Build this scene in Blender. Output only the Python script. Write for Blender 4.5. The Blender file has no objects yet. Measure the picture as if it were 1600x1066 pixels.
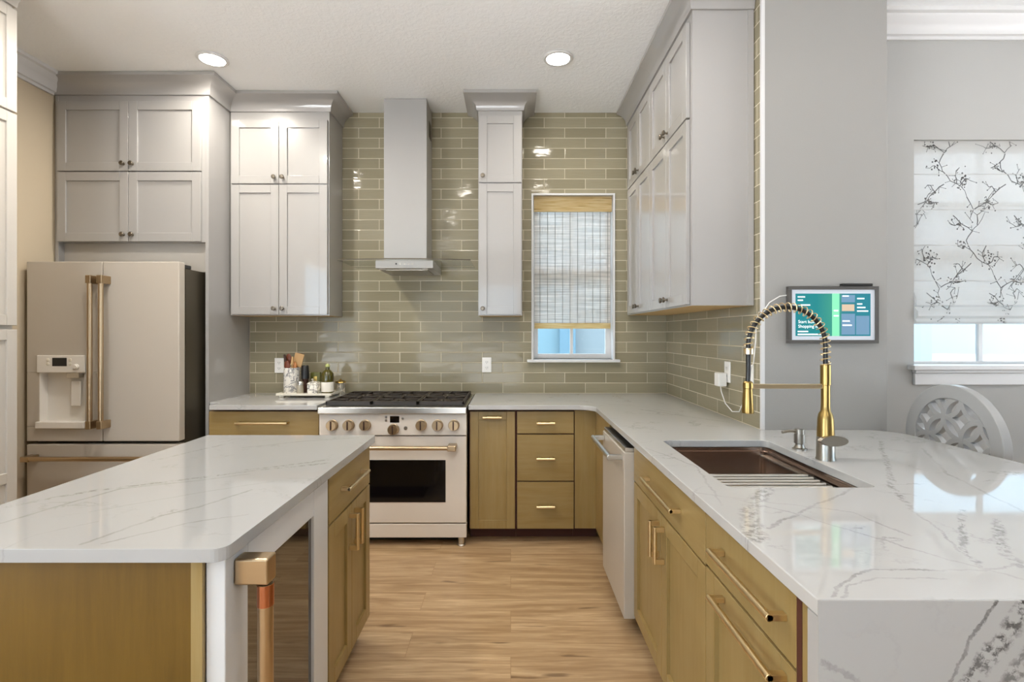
import bpy, bmesh, math, random
from math import pi, sin, cos, radians
from mathutils import Vector, Matrix
random.seed(7)
S = bpy.context.scene
C = S.collection

# ------------------------------------------------------------------ camera
cam_d = bpy.data.cameras.new('camera'); cam = bpy.data.objects.new('camera', cam_d); C.objects.link(cam)
CAMZ = 1.381
cam.location = (0, 0, CAMZ); cam.rotation_euler = (radians(90), 0, 0)
cam_d.sensor_width = 36; cam_d.lens = 18.0
cam_d.shift_x = 0.00125; cam_d.shift_y = -0.0075
cam_d.clip_start = 0.02
S.camera = cam

# ------------------------------------------------------------------ view + world + daylight
S.view_settings.view_transform = 'Standard'; S.view_settings.look = 'None'
S.view_settings.gamma = 1; S.view_settings.use_curve_mapping = False
S.view_settings.exposure = 0.22
S.cycles.use_denoising = True
S.cycles.max_bounces = 9; S.cycles.diffuse_bounces = 5; S.cycles.glossy_bounces = 4
S.cycles.transparent_max_bounces = 12
S.cycles.sample_clamp_indirect = 6
S.cycles.caustics_reflective = False; S.cycles.caustics_refractive = False
W = bpy.data.worlds.new('sky'); S.world = W; W.use_nodes = True
wn = W.node_tree.nodes; wl = W.node_tree.links
bg = wn['Background']; bg.inputs['Strength'].default_value = 5.6
tc = wn.new('ShaderNodeTexCoord'); no = wn.new('ShaderNodeTexNoise')
no.inputs['Scale'].default_value = 5.0; no.inputs['Detail'].default_value = 5
cr = wn.new('ShaderNodeValToRGB')
cr.color_ramp.elements[0].position = .40; cr.color_ramp.elements[0].color = (.46, .72, .95, 1)
cr.color_ramp.elements[1].position = .62; cr.color_ramp.elements[1].color = (.93, .97, 1, 1)
wl.new(tc.outputs['Generated'], no.inputs['Vector']); wl.new(no.outputs['Fac'], cr.inputs['Fac'])
# below the horizon: added glow that throws light up to the ceiling
sz = wn.new('ShaderNodeSeparateXYZ'); wl.new(tc.outputs['Generated'], sz.inputs[0])
lt = wn.new('ShaderNodeMath'); lt.operation = 'LESS_THAN'; lt.inputs[1].default_value = -.03; wl.new(sz.outputs[2], lt.inputs[0])
mx_ = wn.new('ShaderNodeMix'); mx_.data_type = 'RGBA'; wl.new(lt.outputs[0], mx_.inputs[0]); wl.new(cr.outputs['Color'], mx_.inputs[6])
mx_.inputs[7].default_value = (2.72, 2.75, 2.78, 1); wl.new(mx_.outputs[2], bg.inputs['Color'])

def area(name, loc, rot, sx, sy, power, col):
    l = bpy.data.lights.new(name, 'AREA'); l.shape = 'RECTANGLE'; l.size = sx; l.size_y = sy
    l.energy = power; l.color = col
    o = bpy.data.objects.new(name, l); C.objects.link(o); o.location = loc; o.rotation_euler = rot
    return o
DAY = (.88, .95, 1.0)
WARM = (1.0, .93, .83)
CAN_POWER = 6.2
CAN_FRONT = 4.5

# ------------------------------------------------------------------ materials
def mat(name, col, rough=.5, metal=0, coat=0, spec=.5, ior=1.5, emit=None, es=0):
    m = bpy.data.materials.new(name); m.use_nodes = True
    b = m.node_tree.nodes['Principled BSDF']
    b.inputs['Base Color'].default_value = (*col, 1); b.inputs['Roughness'].default_value = rough
    b.inputs['Metallic'].default_value = metal; b.inputs['Coat Weight'].default_value = coat
    b.inputs['Coat Roughness'].default_value = .05
    b.inputs['Specular IOR Level'].default_value = spec; b.inputs['IOR'].default_value = ior
    if emit:
        b.inputs['Emission Color'].default_value = (*emit, 1); b.inputs['Emission Strength'].default_value = es
    return m
class N:                                   # tiny node helper
    def __init__(s, m): s.t = m.node_tree; s.b = s.t.nodes.get('Principled BSDF'); s.out = s.t.nodes.get('Material Output')
    def n(s, ty, **kw):
        o = s.t.nodes.new('ShaderNode' + ty)
        for k, v in kw.items():
            if k in o.inputs: o.inputs[k].default_value = v
            else: setattr(o, k, v)
        return o
    def l(s, a, b): s.t.links.new(a, b)
    def obj(s): return s.n('TexCoord').outputs['Object']
    def mapping(s, v, sc=(1, 1, 1), rot=(0, 0, 0), loc=(0, 0, 0)):
        o = s.n('Mapping'); o.inputs['Scale'].default_value = sc; o.inputs['Rotation'].default_value = rot; o.inputs['Location'].default_value = loc
        s.l(v, o.inputs['Vector']); return o.outputs['Vector']
    def noise(s, v, scale, detail=2, rough=.5, dist=0):
        o = s.n('TexNoise'); o.inputs['Scale'].default_value = scale; o.inputs['Detail'].default_value = detail
        o.inputs['Roughness'].default_value = rough; o.inputs['Distortion'].default_value = dist
        s.l(v, o.inputs['Vector']); return o.outputs['Fac']
    def ramp(s, f, stops):
        o = s.n('ValToRGB'); e = o.color_ramp.elements
        while len(e) < len(stops): e.new(.5)
        for i, (p, c) in enumerate(stops):
            e[i].position = p; e[i].color = (*c, 1) if not isinstance(c, (int, float)) else (c, c, c, 1)
        s.l(f, o.inputs['Fac']); return o.outputs['Color']
    def math(s, op, a, b=None):
        o = s.n('Math', operation=op)
        for i, v in enumerate((a, b)):
            if v is None: continue
            if isinstance(v, (int, float)): o.inputs[i].default_value = v
            else: s.l(v, o.inputs[i])
        return o.outputs[0]
    def mix(s, f, a, b, blend='MIX'):
        o = s.n('Mix', data_type='RGBA', blend_type=blend)
        for i, v in ((0, f), (6, a), (7, b)):
            if isinstance(v, (int, float)): o.inputs[i].default_value = v
            elif isinstance(v, tuple): o.inputs[i].default_value = (*v, 1)
            else: s.l(v, o.inputs[i])
        return o.outputs[2]
    def bump(s, h, strength, dist=.01):
        o = s.n('Bump'); o.inputs['Strength'].default_value = strength; o.inputs['Distance'].default_value = dist
        s.l(h, o.inputs['Height']); s.l(o.outputs[0], s.b.inputs['Normal'])
    def col(s, c): s.l(c, s.b.inputs['Base Color'])

M = {}
M['cab_white'] = mat('white_cabinet_paint', (.36, .35, .338), .30, coat=.9)
M['cab_cream'] = mat('cream_cabinet_paint', (.50, .472, .43), .35, coat=.2)
M['cab_in'] = mat('maple_underside', (.62, .42, .17), .5)
M['trim'] = mat('white_trim_paint', (.66, .66, .66), .35)
M['appl'] = mat('matte_white_appliance', (.50, .452, .388), .38)
M['cooler_white'] = mat('white_cooler_enamel', (.64, .645, .65), .3)
M['range_white'] = mat('range_enamel', (.74, .68, .61), .34)
M['appl2'] = mat('dispenser_white', (.80, .77, .72), .35)
M['hood'] = mat('white_hood_enamel', (.36, .356, .347), .3)
M['grey_side'] = mat('dark_grey_fridge_side', (.10, .085, .06), .4, metal=.6)
M['black'] = mat('black_plastic', (.012, .012, .012), .35)
M['black_glass'] = mat('black_oven_glass', (.004, .004, .005), .06)
M['iron'] = mat('cast_iron', (.030, .022, .016), .42)
M['cavity'] = mat('dark_gap', (.01, .008, .006), .8)
M['steel'] = mat('brushed_steel', (.62, .60, .56), .28, metal=1)
M['sink'] = mat('sink_steel', (.46, .36, .30), .24, metal=1)
M['nickel'] = mat('brushed_nickel', (.40, .375, .33), .3, metal=1)
M['pewter'] = mat('pewter_knob', (.20, .175, .14), .35, metal=1)
M['brass'] = mat('brushed_brass', (.80, .63, .36), .28, metal=1)
M['satin_brass'] = mat('satin_champagne_brass', (.80, .66, .44), .3, metal=1)
M['faucet_brass'] = mat('faucet_brass', (.38, .265, .095), .28, metal=1)
M['bronze'] = mat('brushed_bronze', (.50, .375, .235), .3, metal=1)
M['copper'] = mat('copper_ring', (.52, .20, .10), .25, metal=1)
M['toe'] = mat('red_brown_toe_kick_and_gap_shade', (.075, .018, .008), .7)
M['plate'] = mat('white_plastic_plate', (.86, .85, .82), .35)
M['cord'] = mat('white_cord_rubber', (.80, .79, .77), .45)
M['screen_mat'] = mat('pale_glowing_frame_mat', (.60, .64, .70), .4, emit=(.6, .66, .75), es=.12)  # faint glow put into the mat board, which is no lamp
M['frame_grey'] = mat('grey_picture_frame', (.085, .08, .075), .4)
M['chair'] = mat('white_chair_lacquer', (.38, .38, .375), .3, coat=.2)
M['lens'] = mat('lamp_lens', (.9, .9, .9), .4, emit=(1, .95, .86), es=30)
M['wood_spoon'] = mat('pale_wood', (.52, .32, .14), .5)
M['red_wood'] = mat('red_brown_wood', (.17, .045, .02), .4)
M['dark_wood'] = mat('dark_wood', (.045, .015, .008), .4)
M['orange_wood'] = mat('orange_wood', (.38, .14, .03), .4)
M['tray'] = mat('cream_enamel', (.76, .72, .62), .35)
M['tin'] = mat('olive_green_tin', (.13, .13, .02), .35)
M['label'] = mat('white_paper_label', (.80, .77, .70), .55)
M['stopper'] = mat('pale_green_stopper', (.42, .46, .16), .35)
M['gold_lid'] = mat('gold_lid', (.50, .34, .10), .3, metal=1)
M['oil'] = mat('olive_oil_glass', (.07, .06, .008), .05, coat=.5)
M['clear'] = mat('shaker_glass', (.40, .36, .28), .08, coat=.5)
M['house'] = mat('pale_blue_stucco', (.17, .205, .225), .8)
M['house_trim'] = mat('blue_house_trim', (.10, .185, .245), .6)
M['house_glass'] = mat('neighbour_window_glass', (.15, .24, .29), .25)
M['ground'] = mat('yard', (.30, .34, .22), .9)

def paint(name, col, bump=.06, scale=140):
    m = mat(name, col, .6); k = N(m); v = k.obj()
    k.bump(k.noise(v, scale, 3), bump, .004); return m
M['wall'] = paint('greige_wall_paint', (.315, .308, .292))
M['wall_beige'] = paint('beige_wall_paint', (.56, .47, .34))
M['wall_dining'] = paint('pale_grey_wall_paint', (.41, .408, .392))

m = M['ceiling'] = mat('knockdown_ceiling', (.91, .93, .95), .55); k = N(m); v = k.obj()
k.bump(k.ramp(k.noise(v, 38, 4, .55, .6), [(.42, 0), (.60, 1)]), .20, .006)

def quartz(name, veins, dark, warp=.02, base=.50, plane='xy', scatter=.5):
    """white quartz; veins = list of (points, width, strength) running through the slab in its own plane"""
    m = mat(name, (base, base, base), .045, coat=.2); k = N(m); v = k.obj()
    n1 = k.n('TexNoise', Scale=9.0, Detail=9.0, Roughness=.72); k.l(v, n1.inputs['Vector'])
    w0 = k.n('VectorMath', operation='SUBTRACT'); k.l(n1.outputs['Color'], w0.inputs[0]); w0.inputs[1].default_value = (.5, .5, .5)
    w1 = k.n('VectorMath', operation='SCALE'); w1.inputs['Scale'].default_value = warp * 2.6; k.l(w0.outputs[0], w1.inputs[0])
    p = k.n('VectorMath', operation='ADD'); k.l(v, p.inputs[0]); k.l(w1.outputs[0], p.inputs[1])
    sp = k.n('SeparateXYZ'); k.l(p.outputs[0], sp.inputs[0])
    cb = k.n('CombineXYZ'); k.l(sp.outputs[0], cb.inputs[0]); k.l(sp.outputs[1 if plane == 'xy' else 2], cb.inputs[1]); p = cb.outputs[0]
    wn_ = k.noise(p, 48, 6, .7); wn2 = k.noise(v, 5.5, 2)
    thin = k.math('MULTIPLY', k.ramp(wn_, [(.30, .25), (.62, 1)]), k.ramp(wn2, [(.34, .25), (.60, 1)]))
    wide = k.math('MULTIPLY', k.ramp(wn_, [(.47, 0), (.56, 1)]), k.ramp(wn2, [(.30, .4), (.58, 1)]))
    total = None
    for pts, width, strength in veins:
        dmin = None
        for (xa, ya), (xb, yb) in zip(pts, pts[1:]):
            L = math.hypot(xb - xa, yb - ya); dx, dy = (xb - xa) / L, (yb - ya) / L
            rel = k.n('VectorMath', operation='SUBTRACT'); k.l(p, rel.inputs[0]); rel.inputs[1].default_value = (xa, ya, 0)
            dot = k.n('VectorMath', operation='DOT_PRODUCT'); k.l(rel.outputs[0], dot.inputs[0]); dot.inputs[1].default_value = (dx, dy, 0)
            cl = k.n('Clamp'); k.l(dot.outputs['Value'], cl.inputs[0]); cl.inputs[2].default_value = L
            on = k.n('VectorMath', operation='SCALE'); on.inputs[0].default_value = (dx, dy, 0); k.l(cl.outputs[0], on.inputs['Scale'])
            ds = k.n('VectorMath', operation='DISTANCE'); k.l(rel.outputs[0], ds.inputs[0]); k.l(on.outputs[0], ds.inputs[1])
            d = ds.outputs['Value']; dmin = d if dmin is None else k.math('MINIMUM', dmin, d)
        f = k.math('SUBTRACT', 1, k.math('DIVIDE', dmin, width))
        f = k.math('MINIMUM', k.math('MULTIPLY', k.math('MAXIMUM', f, 0), 2.0), 1)
        f = k.math('MULTIPLY', k.math('MULTIPLY', f, wide if width > .0085 else thin), strength * (1.15 if width > .0085 else 1.0))
        total = f if total is None else k.math('MAXIMUM', total, f)
    # faint short cracks elsewhere in the stone
    a_ = k.math('ABSOLUTE', k.math('SUBTRACT', k.noise(k.mapping(v, (1, 1.6, 1)), 2.6, 7, .6), .5))
    crk = k.math('MULTIPLY', k.ramp(a_, [(0, 1), (.012, 0)]), k.ramp(wn2, [(.50, 0), (.68, scatter)]))
    total = k.math('MINIMUM', k.math('MAXIMUM', total, crk), 1)
    k.col(k.mix(total, k.mix(k.ramp(k.noise(v, 3.5, 4), [(.35, 0), (.75, .16)]), (base, base, base * .99), (base * .84,) * 3), dark)); return m
def on_top(px):                              # photo pixel -> point of the worktop plane
    out = []
    for x, y in px:
        s_ = (y - 521) / (CAMZ - .914); out.append(((x - 798) / s_, 800 / s_))
    return out
PV_ = [([(1196, 764), (1168, 800), (1182, 842)], .030, .55), ([(1334, 764), (1262, 795), (1200, 826)], .006, .55), ([(1150, 780), (1240, 802), (1423, 858), (1600, 905)], .004, .5),
       ([(1080, 770), (1330, 800), (1423, 838)], .004, .4), ([(1299, 934), (1306, 918), (1330, 901), (1366, 891), (1500, 892), (1540, 891), (1600, 878)], .004, .75), ([(1312, 934), (1325, 915), (1370, 905), (1480, 905)], .0035, .5),
       ([(1503, 797), (1502, 830), (1507, 862), (1540, 890)], .010, .6), ([(1556, 812), (1562, 850), (1572, 868), (1600, 890)], .014, .6), ([(1376, 690), (1388, 735), (1396, 765), (1430, 800)], .012, .5),
       ([(1430, 800), (1470, 830), (1500, 862)], .004, .5), ([(1000, 640), (1080, 652), (1140, 660)], .008, .4), ([(870, 625), (990, 634), (1060, 646)], .006, .35), ([(1010, 700), (1090, 730), (1130, 790)], .005, .4), ([(1440, 700), (1480, 740), (1600, 800)], .006, .4)]
M['quartz'] = quartz('white_quartz_soft_veins', [(on_top(p), w, s_) for p, w, s_ in PV_], (.15, .145, .14), .018)
IV_ = [([(10, 792), (145, 767), (253, 754), (420, 733), (510, 724)], .012, .55), ([(0, 818), (108, 786), (188, 764), (300, 752), (390, 741)], .006, .55), ([(372, 736), (440, 728), (512, 719)], .010, .6),
       ([(126, 851), (170, 836), (253, 806), (311, 792), (391, 766)], .006, .6), ([(160, 850), (290, 818), (387, 804)], .0045, .55), ([(235, 721), (300, 706), (362, 692)], .010, .5), ([(140, 800), (266, 778), (344, 765), (430, 752)], .0035, .4), ([(235, 812), (262, 798), (300, 800)], .012, .35), ([(380, 700), (470, 690), (560, 684)], .007, .4), ([(0, 860), (60, 835), (150, 815)], .0035, .35)]
M['quartz_island'] = quartz('white_quartz_long_veins', [(on_top(p), w, s_) for p, w, s_ in IV_], (.17, .16, .145), .012, base=.39, scatter=.35)
FV_ = [([(.85, .915), (.80, .83), (.755, .76), (.62, .52), (.55, .40)], .0048, 1.0), ([(.905, .915), (.865, .85), (.795, .765), (.70, .60), (.60, .45)], .020, .95), ([(.96, .915), (.905, .83), (.875, .77), (.80, .62), (.70, .42)], .022, .85), ([(1.2, .915), (1.08, .70), (.98, .50)], .015, .8), ([(1.45, .915), (1.36, .75), (1.2, .45)], .010, .8), ([(.545, .80), (.58, .79), (.61, .77)], .006, .35)]
M['quartz_fall'] = quartz('white_quartz_bold_veins', FV_, (.05, .05, .05), .022, base=.40, plane='xz', scatter=.08)

def wood(name, base, dark, rough=.36, axis='z', coat=.12):
    m = mat(name, base, rough, coat=coat, spec=.3); m.node_tree.nodes['Principled BSDF'].inputs['Coat Roughness'].default_value = .25
    k = N(m); v = k.obj()
    sc = {'z': (16, 16, 1.3), 'x': (1.3, 16, 16)}[axis]
    g = k.noise(k.mapping(v, sc), 2.2, 6, .6, .4)
    f = k.noise(k.mapping(v, tuple(a * 5 for a in sc)), 2.0, 3, .6)
    b = k.noise(v, 3.5, 3)
    c = k.mix(k.ramp(g, [(.30, 0), (.72, .9)]), base, dark)
    c = k.mix(k.ramp(f, [(.4, 0), (.75, .30)]), c, dark)
    c = k.mix(k.ramp(b, [(.35, 0), (.75, .45)]), c, tuple(x * 1.25 for x in base))
    k.col(c); k.bump(f, .05, .002); return m
M['olive'] = wood('olive_stained_maple', (.315, .226, .094), (.26, .17, .05))
M['olive_x'] = wood('olive_stained_maple_flat_grain', (.315, .226, .094), (.25, .16, .045), axis='x')
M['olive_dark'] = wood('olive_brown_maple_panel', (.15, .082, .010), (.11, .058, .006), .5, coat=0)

def tile(name, horiz, phase):
    m = mat(name, (.3, .27, .2), .07, coat=.0, spec=.2); k = N(m)
    sp = k.n('SeparateXYZ'); k.l(k.obj(), sp.inputs[0]); cb = k.n('CombineXYZ')
    k.l(k.math('ADD', sp.outputs[horiz], phase), cb.inputs[0]); k.l(k.math('SUBTRACT', sp.outputs[2], .914 - .0797 * 12), cb.inputs[1])
    def brick(c1, c2, mo, smooth=.1):
        t = k.n('TexBrick'); t.offset = .5; t.offset_frequency = 2; t.squash = 1
        t.inputs['Color1'].default_value = (*c1, 1); t.inputs['Color2'].default_value = (*c2, 1); t.inputs['Mortar'].default_value = (*mo, 1)
        t.inputs['Scale'].default_value = 1; t.inputs['Brick Width'].default_value = .322; t.inputs['Row Height'].default_value = .0797
        t.inputs['Mortar Size'].default_value = .0022; t.inputs['Mortar Smooth'].default_value = smooth; t.inputs['Bias'].default_value = 0
        k.l(cb.outputs[0], t.inputs['Vector']); return t
    t = brick((.262, .234, .158), (.335, .30, .21), (.60, .53, .38))
    streak = k.noise(k.mapping(cb.outputs[0], (3, 90, 1)), 2.0, 4, .6)
    c = k.mix(k.ramp(streak, [(.35, 0), (.75, .30)]), t.outputs['Color'], (.215, .185, .11))
    c = k.mix(t.outputs['Fac'], c, (.60, .535, .40))
    k.col(c)
    k.l(k.math('ADD', k.math('MULTIPLY', t.outputs['Fac'], .5), .085), k.b.inputs['Roughness'])
    t2 = brick((0, 0, 0), (1, 1, 1), (0, 0, 0), 1.0); t2.inputs['Mortar Size'].default_value = .006
    wav = k.noise(k.mapping(cb.outputs[0], (1, 2.2, 1)), 6, 2)
    h = k.math('ADD', k.math('MULTIPLY', k.math('SUBTRACT', 1, t2.outputs['Fac']), .35), k.math('MULTIPLY', wav, .9))
    k.bump(h, .32, .006)
    return m
M['tile_back'] = tile('olive_grey_glass_tile_back', 0, .222)
M['tile_side'] = tile('olive_grey_glass_tile_side', 1, .05)

m = M['floor'] = mat('oak_plank_floor', (.5, .32, .17), .33); k = N(m); v = k.obj()
t = k.n('TexBrick'); t.offset = .37; t.offset_frequency = 2
for nme, val in (('Scale', 1), ('Brick Width', 1.22), ('Row Height', .182), ('Mortar Size', .0012), ('Mortar Smooth', .2), ('Bias', 0)): t.inputs[nme].default_value = val
t.inputs['Color1'].default_value = (.56, .40, .23, 1); t.inputs['Color2'].default_value = (.65, .47, .28, 1); t.inputs['Mortar'].default_value = (.34, .21, .10, 1)
k.l(v, t.inputs['Vector'])
rnd = k.n('TexWhiteNoise'); 
jit = k.n('VectorMath', operation='ADD'); sc_ = k.n('VectorMath', operation='SCALE'); sc_.inputs['Scale'].default_value = 9
k.l(t.outputs['Color'], sc_.inputs[0]); k.l(v, jit.inputs[0]); k.l(sc_.outputs[0], jit.inputs[1])
g = k.noise(k.mapping(jit.outputs[0], (1.0, 15, 1)), 2.0, 6, .62, .7)
f = k.noise(k.mapping(jit.outputs[0], (3, 70, 1)), 2.0, 3, .6)
kn = k.noise(k.mapping(jit.outputs[0], (2.2, 13, 1)), 1.7, 2, .5)
c = k.mix(k.ramp(g, [(.34, 0), (.64, .9)]), t.outputs['Color'], (.30, .18, .085))
c = k.mix(k.ramp(f, [(.42, 0), (.75, .65)]), c, (.30, .18, .085))
c = k.mix(k.ramp(kn, [(.66, 0), (.75, .8)]), c, (.13, .07, .03))
k.col(c); k.bump(f, .06, .002)

def glass_pane(name, tint=(.93, .97, 1.0), refl=.06):
    m = bpy.data.materials.new(name); m.use_nodes = True; t = m.node_tree; t.nodes.remove(t.nodes['Principled BSDF'])
    a = t.nodes.new('ShaderNodeBsdfTransparent'); a.inputs[0].default_value = (*tint, 1)
    g_ = t.nodes.new('ShaderNodeBsdfGlossy'); g_.inputs['Roughness'].default_value = .02
    fr = t.nodes.new('ShaderNodeFresnel'); fr.inputs[0].default_value = 1.45
    mx = t.nodes.new('ShaderNodeMixShader'); ge = t.nodes.new('ShaderNodeNewGeometry')
    fx = t.nodes.new('ShaderNodeMath'); fx.operation = 'MULTIPLY_ADD'; t.links.new(ge.outputs['Backfacing'], fx.inputs[0]); fx.inputs[1].default_value = -1; fx.inputs[2].default_value = 1
    fm = t.nodes.new('ShaderNodeMath'); fm.operation = 'MULTIPLY'; t.links.new(fx.outputs[0], fm.inputs[0]); t.links.new(fr.outputs[0], fm.inputs[1]); t.links.new(fm.outputs[0], mx.inputs[0])
    t.links.new(a.outputs[0], mx.inputs[1]); t.links.new(g_.outputs[0], mx.inputs[2])
    t.links.new(mx.outputs[0], t.nodes['Material Output'].inputs[0]); return m
M['pane'] = glass_pane('window_glass')
M['tinted'] = glass_pane('light_dimming_left_glass', (.92, .93, .94))  # tints of the added openings' panes, set to dim their light
M['tinted2'] = glass_pane('light_dimming_rear_glass', (.70, .71, .72))
M['tinted3'] = glass_pane('light_dimming_side_glass', (.74, .74, .75))
M['hood_glass'] = glass_pane('hood_glass', (.93, .95, .94))
M['cooler_glass'] = mat('smoked_cooler_glass', (.03, .022, .014), .03, ior=2.6)

def cloth(name, colfn, transp):
    m = bpy.data.materials.new(name); m.use_nodes = True; k = N(m); t = k.t; t.nodes.remove(k.b)
    d = t.nodes.new('ShaderNodeBsdfDiffuse'); tr = t.nodes.new('ShaderNodeBsdfTranslucent'); tp = t.nodes.new('ShaderNodeBsdfTransparent')
    c, tf = colfn(k)
    for b in (d, tr):
        if isinstance(c, tuple): b.inputs[0].default_value = (*c, 1)
        else: k.l(c, b.inputs[0])
    m1 = t.nodes.new('ShaderNodeMixShader'); m1.inputs[0].default_value = .5; k.l(d.outputs[0], m1.inputs[1]); k.l(tr.outputs[0], m1.inputs[2])
    m2 = t.nodes.new('ShaderNodeMixShader'); k.l(m1.outputs[0], m2.inputs[1]); k.l(tp.outputs[0], m2.inputs[2])
    if isinstance(tf, float): m2.inputs[0].default_value = tf
    else: k.l(tf, m2.inputs[0])
    k.l(m2.outputs[0], k.out.inputs[0]); return m
def weave(k):
    v = k.obj(); n1 = k.noise(k.mapping(v, (2.2, 1, 190)), 1.0, 3, .6); n2 = k.noise(k.mapping(v, (2.5, 1, 60)), 1.0, 2)
    c = k.ramp(n1, [(.35, (.48, .445, .41)), (.60, (.79, .74, .69))])
    sp = k.n('SeparateXYZ'); k.l(v, sp.inputs[0])
    th = k.math('LESS_THAN', k.math('FRACT', k.math('MULTIPLY', k.math('ADD', sp.outputs[0], .02), 1 / .0595)), .075)
    c = k.mix(k.math('MULTIPLY', th, .85), c, (.22, .21, .19))
    tf = k.math('MULTIPLY', k.ramp(n2, [(.35, .36), (.65, .18)]), k.math('SUBTRACT', 1, k.math('MULTIPLY', th, .7)))
    return c, tf
M['weave'] = cloth('woven_white_bamboo', weave, .4)
def bamboo(k):
    v = k.obj(); n1 = k.noise(k.mapping(v, (2.2, 1, 60)), 2.0, 4, .6)
    return k.ramp(n1, [(.30, (.22, .12, .04)), (.40, (.66, .50, .24)), (.70, (.84, .73, .48))]), .05
M['bamboo'] = cloth('tan_bamboo_slats', bamboo, .05)
M['shade'] = cloth('white_linen', lambda k: ((.74, .72, .70), .12), .15)
M['print'] = cloth('grey_branch_print', lambda k: ((.24, .235, .23), .0), 0.0)

def floral(name, base, ink, scale):
    m = mat(name, base, .3, coat=.3); k = N(m); v = k.obj()
    n = k.noise(v, scale, 3, .6, 1.0); a = k.math('ABSOLUTE', k.math('SUBTRACT', n, .55))
    k.col(k.mix(k.ramp(a, [(0, 1), (.03, .8), (.06, 0)]), base, ink)); return m
M['crock'] = floral('white_floral_ceramic', (.80, .77, .71), (.20, .20, .22), 28)
M['canister'] = floral('white_patterned_ceramic', (.80, .76, .67), (.06, .05, .04), 45)
m = M['harlequin'] = mat('cream_and_black_diamonds', (.8, .76, .65), .3); k = N(m); v = k.obj()
ch = k.n('TexChecker', Scale=1.0); k.l(k.mapping(v, (34, 34, 22), (0, radians(45), 0)), ch.inputs['Vector'])
ch.inputs['Color1'].default_value = (.80, .75, .62, 1); ch.inputs['Color2'].default_value = (.05, .04, .03, 1)
k.col(k.mix(.45, ch.outputs['Color'], (.80, .75, .62)))
m = M['screen'] = mat('teal_screen_glass', (.01, .05, .06), .08); k = N(m); v = k.obj()
sp = k.n('SeparateXYZ'); k.l(v, sp.inputs[0])
tx = k.ramp(k.math('ADD', k.math('MULTIPLY', sp.outputs[0], 2.6), .5), [(.0, (.02, .26, .30)), (.30, (.02, .27, .28)), (.57, (.08, .42, .25)), (.62, (.04, .24, .30)), (1, (.02, .25, .33))])
k.l(tx, k.b.inputs['Emission Color']); k.b.inputs['Emission Strength'].default_value = .75
M['screen_text'] = mat('lit_white_text', (.8, .8, .8), .5, emit=(.75, .95, 1), es=.75)
M['card_photo'] = mat('screen_photo', (.3, .2, .12), .4, emit=(.75, .62, .48), es=.55)
M['card_dark'] = mat('screen_tile', (.05, .10, .16), .4, emit=(.16, .30, .44), es=.7)
M['card_green'] = mat('screen_strip', (.1, .4, .2), .4, emit=(.20, .58, .38), es=.8)

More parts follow.
